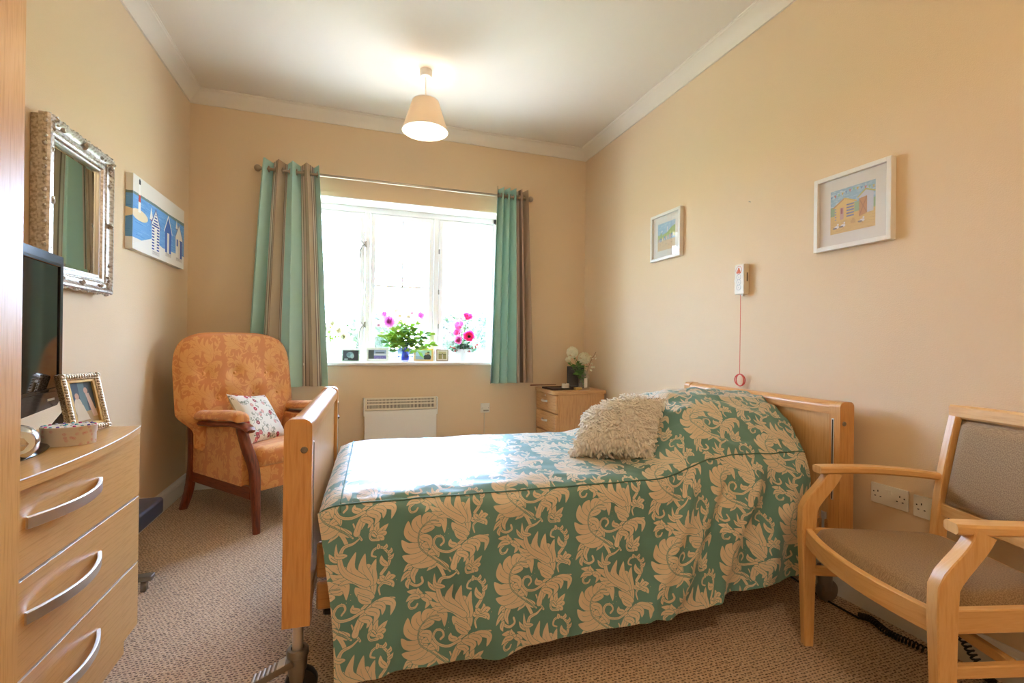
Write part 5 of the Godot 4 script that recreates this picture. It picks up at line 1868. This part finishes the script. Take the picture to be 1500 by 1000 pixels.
	stemmed("magenta_flower", "round magenta flower with dark eye facing the room in the white pot", "flower", "magenta flowers in the white pot", ft, w(1.01, 1.205, 4.24), Vector3(-0.35, 0.35, 1), "disc", 0.066, "petal_magenta", 90, "leaf_dark")
	stemmed("magenta_flower", "topmost magenta flower seen from its side in the white pot", "flower", "magenta flowers in the white pot", ft, w(0.985, 1.365, 4.27), Vector3(0.5, 1, 0.1), "cup", 0.075, "petal_magenta", 91, "leaf_green")
	stemmed("magenta_flower", "pink trumpet flower halfway up in the white pot", "flower", "magenta flowers in the white pot", ft, w(0.935, 1.285, 4.26), Vector3(-0.6, 0.8, 0.4), "cup", 0.082, "petal_pink", 92, "leaf_green")
	stemmed("magenta_flower", "pink trumpet flower below the others in the white pot", "flower", "magenta flowers in the white pot", ft, w(0.925, 1.235, 4.27), Vector3(-0.7, 0.3, 0.6), "cup", 0.068, "petal_pink", 93, "leaf_green")
	stemmed("magenta_flower", "ruffled pink bloom low in the white pot", "flower", "magenta flowers in the white pot", ft, w(0.915, 1.165, 4.25), Vector3(-0.4, 0.4, 1), "rose", 0.055, "petal_pink", 94, "leaf_green")
	for k in 6:
		var a := -1.0 + k / 2.5
		stemmed("filler_sprig", "pale green sprig spreading over the white pot rim", "foliage", "sprigs in the white pot", ft, w(px + a * 0.15, 1.13 - 0.03 * a * a, D - 0.04), face, "leafy", 0.05, ["leaf_pale", "leaf_dark"][1 if k == 2 or k == 3 else 0], 100 + k, "leaf_green")
	for k in 5:
		stemmed("berry_twig", "twig of red berries drooping from the white pot", "foliage", "berry twigs in the white pot", ft, w(px + [-0.13, -0.02, 0.05, 0.12, 0.15][k], [1.11, 1.09, 1.08, 1.12, 1.14][k], D - 0.07), face, "sprig", 0.03, "berry_red", 110 + k, "twig")
	# white vase by the left curtain
	t = thing("white_vase", "white china vase of white flowers beside the left curtain", "vase", w(-0.175, Y, D))
	m = mb()
	m.lathe(Vector3.ZERO, [Vector2(0.0001, 0), Vector2(0.03, 0), Vector2(0.05, 0.05), Vector2(0.052, 0.08), Vector2(0.035, 0.12), Vector2(0.026, 0.14), Vector2(0.032, 0.155), Vector2(0.028, 0.155), Vector2(0.02, 0.13), Vector2(0.0001, 0.125)], 24)
	obj("vase_body", m, "white_china", t, 60.0)
	for k in 4:
		stemmed("white_flower", "white flower in the vase beside the left curtain", "flower", "white flowers in the white vase", w(-0.175, Y + 0.13, D), w(-0.175 + [-0.06, 0.01, 0.06, 0.10][k], 1.22 + [0.03, 0.08, 0.02, -0.03][k], D - 0.02), face, "rose", 0.045, "petal_white", 120 + k, "leaf_lime")
	stemmed("red_bud", "single red bud above the white flowers beside the left curtain", "flower", "", w(-0.175, Y + 0.13, D), w(-0.225, 1.285, D - 0.06), Vector3(0, 1, 0.4), "rose", 0.018, "berry_red", 130, "leaf_lime")
	# pillar candle with a lime ribbon
	t = thing("pillar_candle", "white pillar candle with a lime ribbon behind the pine photo frame", "candle", w(0.685, Y, 4.355))
	m = mb()
	m.lathe(Vector3.ZERO, [Vector2(0.038, 0), Vector2(0.039, 0.004), Vector2(0.039, 0.262), Vector2(0.036, 0.267), Vector2(0.006, 0.263), Vector2(0.0003, 0.263)], 24)
	obj("wax_body", m, "wax", t)
	m = mb()
	m.lathe(Vector3.ZERO, [Vector2(0.0395, 0.242), Vector2(0.0405, 0.244), Vector2(0.0405, 0.258), Vector2(0.0395, 0.26)], 24)
	obj("ribbon", m, "leaf_lime", t)

# ---------------------------------------------------------------- window wall services
func socket(called: String, label: String, at: Vector3, turn: float, wd: float, kind: String) -> Node3D:
	# local: +z out of the wall
	var t := thing(called, label, "socket", at, turn)
	bx("face_plate", "white_plastic", Vector3(0, 0, 0.005), Vector3(wd, 0.086, 0.0098), t, 0.003, 1, 2)
	if kind == "double":
		for s in [-1.0, 1.0]:
			var c: float = s * 0.043
			bx("earth_slot", "slot_dark", Vector3(c, 0.011, 0.0098), Vector3(0.004, 0.008, 0.001), t, 0.0)
			bx("live_slot", "slot_dark", Vector3(c - 0.011, -0.011, 0.0098), Vector3(0.0065, 0.004, 0.001), t, 0.0)
			bx("live_slot", "slot_dark", Vector3(c + 0.011, -0.011, 0.0098), Vector3(0.0065, 0.004, 0.001), t, 0.0)
			bx("fixing_screw", "slot_dark", Vector3(s * 0.060, 0.006, 0.0098), Vector3(0.005, 0.005, 0.001), t, 0.0)
			bx("switch", "white_plastic", Vector3(s * 0.0065, 0.018, 0.0112), Vector3(0.0115, 0.018, 0.004), t, 0.001, 1, 1, Basis(Vector3.RIGHT, 0.12))
	elif kind == "spur":
		bx("switch", "white_plastic", Vector3(-0.012, 0.018, 0.0112), Vector3(0.014, 0.02, 0.004), t, 0.001)
		bx("fuse_cover", "grey_print", Vector3(0.008, -0.024, 0.0105), Vector3(0.05, 0.014, 0.002), t, 0.0005)
		for s in [-1.0, 1.0]:
			bx("fixing_screw", "slot_dark", Vector3(s * 0.030, 0.0, 0.0098), Vector3(0.004, 0.004, 0.001), t, 0.0)
	return t

func heater_and_sockets() -> void:
	var t := thing("panel_heater", "white electric panel heater with a slotted top grille under the window", "heater", w(0.395, 0.18, DB))
	# local +z into the room
	bx("back_box", "white_plastic", Vector3(0, 0.245, 0.03), Vector3(0.57, 0.47, 0.056), t, 0.004)
	bx("front_panel", "white_plastic", Vector3(0, 0.195, 0.077), Vector3(0.602, 0.39, 0.035), t, 0.006, 1, 2)
	var lean := Basis(Vector3.RIGHT, -0.18)
	bx("grille", "cream_plastic", Vector3(0, 0.443, 0.072), Vector3(0.598, 0.106, 0.03), t, 0.005, 1, 2, lean)
	for s in [-1.0, 1.0]:
		bx("end_cap", "white_plastic", Vector3(s * 0.304, 0.42, 0.058), Vector3(0.014, 0.15, 0.075), t, 0.006, 1, 2)
	for row in [[0.033, 0.012], [0.010, 0.014], [-0.023, 0.028]]:
		var m := mb()
		for k in 50:
			m.box(Vector3(0, 0.443, 0.072) + lean * Vector3(-0.275 + k * 0.01122, row[0], 0.0149), Vector3(0.0056, row[1], 0.0012), 0.0, 1, lean)
		var sl := obj("grille_slots", m, "slot_dark", t, 0.0)
		sl.set_meta("kind", "stuff")
	socket("fused_spur", "white single switched outlet with a cable on the wall beside the heater", w(1.158, 0.552, DB), 0.0, 0.086, "spur")
	var c := thing("flex_cable", "thin white cable dropping from the switched outlet beside the heater", "cable", w(1.15, 0.05, DB - 0.006))
	var m := mb()
	m.tube([Vector3(0, 0.462, 0), Vector3(0.001, 0.2, 0), Vector3(0, 0.085, 0.0)], 0.0035, 8)
	obj("cable", m, "white_cable", c)
	# sockets on the right wall
	socket("double_socket", "white double wall socket with nothing plugged in behind the beech chair", w(XR, 0.527, 1.38), -PI / 2, 0.146, "double")
	socket("double_socket", "white double wall socket holding a black plug behind the beech chair", w(XR, 0.522, 1.215), -PI / 2, 0.146, "double")
	t = thing("black_plug", "black mains plug in the wall socket behind the beech chair", "plug", w(XR - 0.01, 0.52, 1.172), -PI / 2)
	m = mb()
	m.box(Vector3(0, 0.0, 0.02), Vector3(0.046, 0.05, 0.034), 0.009, 3)
	obj("plug_body", m, "black_plastic", t, 60.0)
	m = mb()
	m.tube(spline([Vector3(0, -0.02, 0.02), Vector3(0, -0.06, 0.022), Vector3(0.0, -0.18, 0.02), Vector3(0.0, -0.36, 0.022)], 10), 0.004, 8)
	obj("flex", m, "black_cable", t)
	socket("double_socket", "white wall socket between the bedside cabinet and the bed head", w(XR, 0.555, 3.64), -PI / 2, 0.146, "double")
	t = thing("black_plug", "black mains plug in the wall socket beside the bedside cabinet", "plug", w(XR - 0.01, 0.545, 3.66), -PI / 2)
	m = mb()
	m.box(Vector3(0, 0.0, 0.02), Vector3(0.046, 0.05, 0.034), 0.009, 3)
	obj("plug_body", m, "black_plastic", t, 60.0)

# ---------------------------------------------------------------- bedside cabinet
func bedside() -> void:
	var t := thing("bedside_cabinet", "small beech bedside cabinet with three drawers in the window corner", "cabinet", w(1.885, 0, 3.935))
	# local +z to the photographer, drawers face -x
	bx("carcass", "cabinet_wood", Vector3(0.012, 0.385, 0), Vector3(0.45, 0.65, 0.455), t, 0.002)
	bx("plinth", "cabinet_wood", Vector3(0.02, 0.03, 0), Vector3(0.42, 0.06, 0.44), t, 0.002, 2)
	var poly := PackedVector2Array()
	for q in [[0.248, -0.236], [0.248, 0.236]]:
		poly.push_back(Vector2(q[0], q[1]))
	for k in 7:
		var a := PI * 0.5 * k / 6
		poly.push_back(Vector2(-0.21 - 0.045 * sin(a), 0.191 + 0.045 * cos(a)))
	for k in 7:
		var a := PI * 0.5 * k / 6
		poly.push_back(Vector2(-0.21 - 0.045 * cos(a), -0.191 - 0.045 * sin(a)))
	var m := mb()
	m.prism(poly, 0.03, Vector3(0, 0.727, 0), Basis(Vector3(1, 0, 0), Vector3(0, 0, 1), Vector3(0, -1, 0)))
	obj("top", m, "cabinet_wood", t, 40.0, 0)
	for y in [[0.06, 0.362], [0.368, 0.538], [0.544, 0.708]]:
		var d := mb()
		d.box(Vector3(-0.222, (y[0] + y[1]) * 0.5, 0), Vector3(0.03, y[1] - y[0], 0.455), 0.012, 3)
		var dr := obj("drawer", d, "cabinet_wood", t, 60.0, 2)
		d = mb()
		d.timber(spline([Vector3(-0.238, (y[0] + y[1]) * 0.5 + 0.012, -0.05), Vector3(-0.258, (y[0] + y[1]) * 0.5 + 0.012, -0.035), Vector3(-0.262, (y[0] + y[1]) * 0.5 + 0.012, 0.0), Vector3(-0.258, (y[0] + y[1]) * 0.5 + 0.012, 0.035), Vector3(-0.238, (y[0] + y[1]) * 0.5 + 0.012, 0.05)], 12), 0.018, 0.006, Vector3.UP, 0.0015)
		obj("handle", d, "brushed_steel", dr)
		if y[1] > 0.7:
			d = mb()
			d.lathe(Vector3(-0.2375, 0.685, 0), [Vector2(0.008, 0), Vector2(0.008, 0.0015), Vector2(0.0003, 0.0018)], 14, Basis(Vector3(0, 0, 1), PI / 2))
			obj("lock", d, "brushed_steel", dr)
	var Y := 0.742
	var fr := stand_frame("black_photo_frame", "black photo frame standing on the bedside cabinet behind a glass vase", w(1.97, Y, 3.98), -0.42, 0.16, 0.20, 0.018, 0.014, "frame_black", "frame_black", 0.2)
	fr.set_meta("category", "photo frame")
	t = thing("glass_vase", "square clear glass vase with a white label on the bedside cabinet", "vase", w(1.985, Y, 3.84), 0.3)
	m = mb()
	var sq := func(h: float, y: float) -> PackedVector3Array: return PackedVector3Array([Vector3(-h, y, -h), Vector3(h, y, -h), Vector3(h, y, h), Vector3(-h, y, h)])
	m.loft([sq.call(0.036, 0.0), sq.call(0.036, 0.13), sq.call(0.025, 0.15), sq.call(0.026, 0.17), sq.call(0.023, 0.17), sq.call(0.022, 0.15), sq.call(0.032, 0.128), sq.call(0.032, 0.01)])
	obj("glass_body", m, "clear_glass", t, 20.0)
	bx("paper_label", "mount_card", Vector3(-0.012, 0.06, 0.0365), Vector3(0.036, 0.085, 0.001), t, 0.0)
	var ft := w(1.985, Y + 0.02, 3.84)
	stemmed("white_hydrangea", "round white flower head highest in the glass vase on the bedside cabinet", "flower", "white flowers on the bedside cabinet", ft, w(1.875, 1.075, 3.86), Vector3(-0.3, 0.6, 0.6), "ball", 0.062, "petal_white", 140, "leaf_green")
	stemmed("white_hydrangea", "round white flower head nearest the right wall in the bedside glass vase", "flower", "white flowers on the bedside cabinet", ft, w(1.985, 1.022, 3.84), Vector3(0, 0.6, 0.6), "ball", 0.066, "petal_white", 141, "leaf_green")
	stemmed("white_hydrangea", "small white flower bud drooping from the bedside glass vase", "flower", "white flowers on the bedside cabinet", ft, w(1.83, 1.01, 3.85), Vector3(-0.3, 0.2, 0.6), "ball", 0.03, "petal_white", 142, "leaf_green")
	stemmed("white_sprig", "thin twig of tiny white flowers leaning to the right wall in the glass vase", "flower", "", ft, w(2.105, 1.08, 3.84), Vector3(0, 1, 0.5), "sprig", 0.05, "petal_white", 143, "twig")
	stemmed("leafy_sprig", "green leaves below the white flowers in the bedside glass vase", "foliage", "", ft, w(1.91, 0.97, 3.83), Vector3(0, 1, 0.5), "leafy", 0.075, "leaf_green", 144, "leaf_green")
	# tray with a candle
	t = thing("serving_tray", "dark patterned tray on the bedside cabinet", "tray", w(1.775, Y, 3.90), 0.1)
	m = mb()
	m.box(Vector3(0, 0.005, 0), Vector3(0.26, 0.008, 0.20), 0.003)
	obj("tray_base", m, "tray_dark", t)
	m = mb()
	for s in [-1.0, 1.0]:
		m.box(Vector3(s * 0.128, 0.009, 0), Vector3(0.008, 0.016, 0.20), 0.003)
		m.box(Vector3(0, 0.009, s * 0.098), Vector3(0.25, 0.016, 0.008), 0.003)
	obj("tray_rim", m, "tray_dark", t)
	t = thing("tealight_candle", "short white candle standing on the dark tray", "candle", w(1.83, Y + 0.009, 3.90))
	m = mb()
	m.lathe(Vector3.ZERO, [Vector2(0.034, 0), Vector2(0.035, 0.003), Vector2(0.035, 0.036), Vector2(0.031, 0.039), Vector2(0.004, 0.036), Vector2(0.0003, 0.036)], 24)
	obj("wax_body", m, "wax", t)
	m = mb()
	m.tube([Vector3(0, 0.035, 0), Vector3(0.001, 0.045, 0)], 0.0012, 6)
	obj("wick", m, "slot_dark", t)
	t = thing("tin_box", "flat copper-coloured tin on the dark tray beside the candle", "tin", w(1.90, Y + 0.0, 3.79), 0.2)
	bx("tin_body", "gold_inner", Vector3(0, 0.012, 0), Vector3(0.07, 0.024, 0.035), t, 0.004, 0, 2)
	t = thing("wooden_stick", "thin dark stick lying over the edge of the bedside cabinet", "stick", w(1.68, Y + 0.026, 4.05), 0.12)
	m = mb()
	m.tube([Vector3(-0.14, 0.0, 0), Vector3(0.13, 0.0, 0)], [0.006, 0.003], 8)
	obj("rod", m, "mahogany", t)

# ---------------------------------------------------------------- right wall
func wall_picture(label: String, at: Vector3, half: float, pmat: String, win: float) -> void:
	var t := thing("framed_print", label, "picture", at, -PI / 2, "framed beach prints on the right wall")
	# local +z out of the wall
	var m := mb()
	var bar := 0.020
	for s in [-1.0, 1.0]:
		m.box(Vector3(s * (half - bar * 0.5), 0, 0.016), Vector3(bar, half * 2, 0.032), 0.0015)
		m.box(Vector3(0, s * (half - bar * 0.5), 0.016), Vector3(half * 2 - bar * 2, bar, 0.032), 0.0015)
	obj("frame", m, "frame_white", t)
	bx("mount", "mount_card", Vector3(0, 0, 0.012), Vector3(half * 2 - bar * 2, half * 2 - bar * 2, 0.004), t, 0.0)
	m = mb()
	m.quv(Vector3(-win, win, 0.0146), Vector3(win, win, 0.0146), Vector3(win, -win, 0.0146), Vector3(-win, -win, 0.0146), Vector2(0, 0), Vector2(1, 0), Vector2(1, 1), Vector2(0, 1))
	obj("print", m, pmat, t)
	bx("glazing", "glass", Vector3(0, 0, 0.0225), Vector3(half * 2 - bar * 2, half * 2 - bar * 2, 0.002), t, 0.0)

func wall_things_right() -> void:
	wall_picture("white-framed print of yellow beach huts and gulls nearer the beech chair", w(XR, 1.79, 1.545), 0.176, "print_a", 0.102)
	wall_picture("white-framed print of a green hill and beach huts nearer the window", w(XR, 1.948, 2.895), 0.172, "print_b", 0.100)
	# nurse call unit
	var t := thing("nurse_call_unit", "cream nurse call handset with round buttons on the wall over the headboard", "call unit", w(XR, 1.543, 2.18), -PI / 2)
	var m := mb()
	m.box(Vector3(0, 0, 0.02), Vector3(0.078, 0.178, 0.038), 0.009, 3)
	obj("case", m, "cream_plastic", t, 50.0)
	m = mb()
	m.ring_torus(Vector3(-0.004, 0.053, 0.0392), Basis(Vector3.RIGHT, PI / 2), 0.022, 0.0014, 24, 4)
	obj("call_ring", m, "orange_print", t)
	m = mb()
	m.box(Vector3(-0.004, 0.061, 0.0392), Vector3(0.011, 0.012, 0.001), 0.0)
	m.prism(v2([-0.016, -0.018, 0.016, -0.018, 0.008, 0.004, -0.008, 0.004]), 0.001, Vector3(-0.004, 0.053, 0.0393), Basis())
	obj("call_symbol", m, "orange_print", t)
	for k in 3:
		m = mb()
		m.ring_torus(Vector3(-0.004, 0.012 - k * 0.030, 0.0392), Basis(Vector3.RIGHT, PI / 2), 0.0155, 0.0011, 24, 4)
		m.box(Vector3(-0.004, 0.012 - k * 0.030, 0.0393), Vector3(0.003, 0.008, 0.0008), 0.0)
		obj("button", m, "grey_print", t)
	bx("jack_tab", "white_plastic", Vector3(-0.048, -0.004, 0.012), Vector3(0.018, 0.018, 0.02), t, 0.003)
	bx("jack_mark", "slot_dark", Vector3(-0.048, -0.004, 0.0225), Vector3(0.005, 0.005, 0.001), t, 0.0)
	bx("side_slot", "slot_dark", Vector3(0.0394, 0.01, 0.02), Vector3(0.001, 0.05, 0.006), t, 0.0)
	bx("cord_outlet", "white_plastic", Vector3(0.012, -0.093, 0.022), Vector3(0.014, 0.012, 0.014), t, 0.002)
	m = mb()
	m.tube([Vector3(-0.008, -0.09, 0.02), Vector3(-0.008, -0.552, 0.02)], 0.0016, 6)
	obj("pull_cord", m, "red_plastic", t)
	m = mb()
	for s in [-0.004, 0.004]:
		m.ring_torus(Vector3(-0.004 + s, -0.588, 0.022 + s), Basis(Vector3.RIGHT, PI / 2) * Basis(Vector3(0, 0, 1), s * 40.0), 0.034, 0.003, 28, 8)
	obj("pull_ring", m, "red_plastic", t)
	t = thing("wall_nail", "bare nail left in the right wall between the two framed prints", "nail", w(XR, 1.985, 2.14), -PI / 2)
	m = mb()
	m.tube([Vector3(0, 0, -0.004), Vector3(0, 0.001, 0.012)], 0.0016, 6)
	obj("shank", m, "cast_metal", t)
	m = mb()
	m.lathe(Vector3(0, 0.001, 0.012), [Vector2(0.0034, 0.0), Vector2(0.0034, 0.0012), Vector2(0.0002, 0.0013)], 10, Basis(Vector3.RIGHT, PI / 2))
	obj("nail_head", m, "cast_metal", t)

# ---------------------------------------------------------------- lamps
func pendant(called: String, at: Vector3, label: String) -> void:
	var t := thing(called, label, "lamp", at)
	var m := mb()
	m.lathe(Vector3.ZERO, [Vector2(0.008, -0.046), Vector2(0.034, -0.044), Vector2(0.041, -0.036), Vector2(0.044, -0.004), Vector2(0.044, 0.0)], 28)
	obj("ceiling_rose", m, "white_plastic", t)
	m = mb()
	m.tube([Vector3(0, -0.04, 0), Vector3(0, -0.27, 0)], 0.0034, 8)
	obj("flex", m, "cream_plastic", t)
	m = mb()
	m.lathe(Vector3(0, -0.32, 0), [Vector2(0.013, -0.02), Vector2(0.019, -0.018), Vector2(0.019, 0.02), Vector2(0.008, 0.05)], 16)
	obj("lamp_holder", m, "white_plastic", t)
	# fabric cone, open at both ends, with its wire rings
	var rings := []
	for p in [Vector2(0.092, -0.218), Vector2(0.158, -0.425), Vector2(0.1565, -0.425), Vector2(0.0905, -0.218), Vector2(0.092, -0.218)]:
		var ring := PackedVector3Array()
		for k in 48:
			var a := TAU * k / 48
			ring.push_back(Vector3(p.x * cos(a), p.y, p.x * sin(a)))
		rings.append(ring)
	m = mb()
	m.grid(rings, [], true)
	obj("lamp_shade", m, "shade_cloth", t, 30.0)
	m = mb()
	m.ring_torus(Vector3(0, -0.425, 0), Basis(), 0.157, 0.003, 40, 6)
	m.ring_torus(Vector3(0, -0.218, 0), Basis(), 0.0915, 0.003, 32, 6)
	for k in 3:
		var a := TAU * k / 3
		m.tube([Vector3(0.0915 * cos(a), -0.218, 0.0915 * sin(a)), Vector3(0.019 * cos(a), -0.30, 0.019 * sin(a))], 0.0018, 5)
	obj("wire_ring", m, "frame_white", t)
	m = mb()
	m.lathe(Vector3(0, -0.375, 0), [Vector2(0.0003, -0.034), Vector2(0.018, -0.030), Vector2(0.029, -0.014), Vector2(0.031, 0.0), Vector2(0.026, 0.018), Vector2(0.015, 0.036), Vector2(0.013, 0.05)], 20)
	obj("bulb", m, "bulb_glow", t)
	var l := OmniLight3D.new()
	l.name = "bulb_light"
	l.light_color = c8(255, 236, 206)
	l.light_energy = LAMP_ENERGY
	l.light_size = 0.03
	l.omni_range = 12.0
	l.omni_attenuation = 2.0
	l.shadow_enabled = true
	l.position = Vector3(0, -0.375, 0)
	t.add_child(l)

const LAMP_ENERGY := 0.06

func fill_dome(at: Vector3) -> void:
	# invented out-of-view opal fitting, added as warm fill for faces turned to the camera
	var t := thing("added_fill_dome", "added unseen fill light shaped as an opal dome on the ceiling near the room door", "lamp", at)
	var m := mb()
	m.lathe(Vector3.ZERO, [Vector2(0.0003, -0.022), Vector2(0.17, -0.022), Vector2(0.185, -0.016), Vector2(0.19, -0.001)], 40)
	obj("base_ring", m, "white_plastic", t)
	m = mb()
	m.lathe(Vector3.ZERO, [Vector2(0.0003, -0.09), Vector2(0.06, -0.086), Vector2(0.11, -0.072), Vector2(0.15, -0.048), Vector2(0.165, -0.024)], 40)
	obj("fill_diffuser", m, "fill_opal_glow", t, 60.0)
	var l := OmniLight3D.new()
	l.name = "fill_dome_glow"
	l.light_color = c8(255, 236, 210)
	l.light_energy = 0.38
	l.light_size = 0.12
	l.omni_range = 12.0
	l.omni_attenuation = 2.0
	l.shadow_enabled = true
	l.position = Vector3(0, -0.225, 0)
	t.add_child(l)

# ---------------------------------------------------------------- cables by the bed head
func cables() -> void:
	var t := thing("coiled_cable", "black coiled bed-control cable lying on the carpet by the skirting", "cable", w(2.05, 0, 1.5))
	var m := mb()
	var o := w(2.05, 0, 1.5)
	var lead := spline([w(2.09, 0.008, 2.0) - o, w(2.085, 0.008, 1.80) - o, w(2.05, 0.008, 1.60) - o, w(2.045, 0.008, 1.42) - o], 16)
	m.tube(lead, 0.0045, 7)
	obj("lead", m, "black_cable", t)
	m = mb()
	var axis := spline([w(2.045, 0.020, 1.42) - o, w(2.06, 0.022, 1.38) - o, w(2.04, 0.018, 1.30) - o, w(2.055, 0.018, 1.22) - o, w(2.065, 0.018, 1.10) - o, w(2.10, 0.018, 1.03) - o, w(2.075, 0.03, 1.0) - o, w(2.06, 0.10, 1.05) - o, w(2.05, 0.20, 1.10) - o, w(2.08, 0.30, 1.12) - o], 480)
	var coil := []
	for i in 481:
		var tg: Vector3 = (axis[mini(i + 1, 480)] - axis[maxi(i - 1, 0)]).normalized()
		var s := tg.cross(Vector3.UP)
		s = s.normalized() if s.length() > 0.05 else Vector3.RIGHT
		var u := s.cross(tg)
		var a := i * TAU / 7.0
		coil.append(axis[i] + (s * cos(a) + u * sin(a)) * 0.0115)
	m.tube(coil, 0.0036, 5)
	obj("coil", m, "black_cable", t, 180.0)
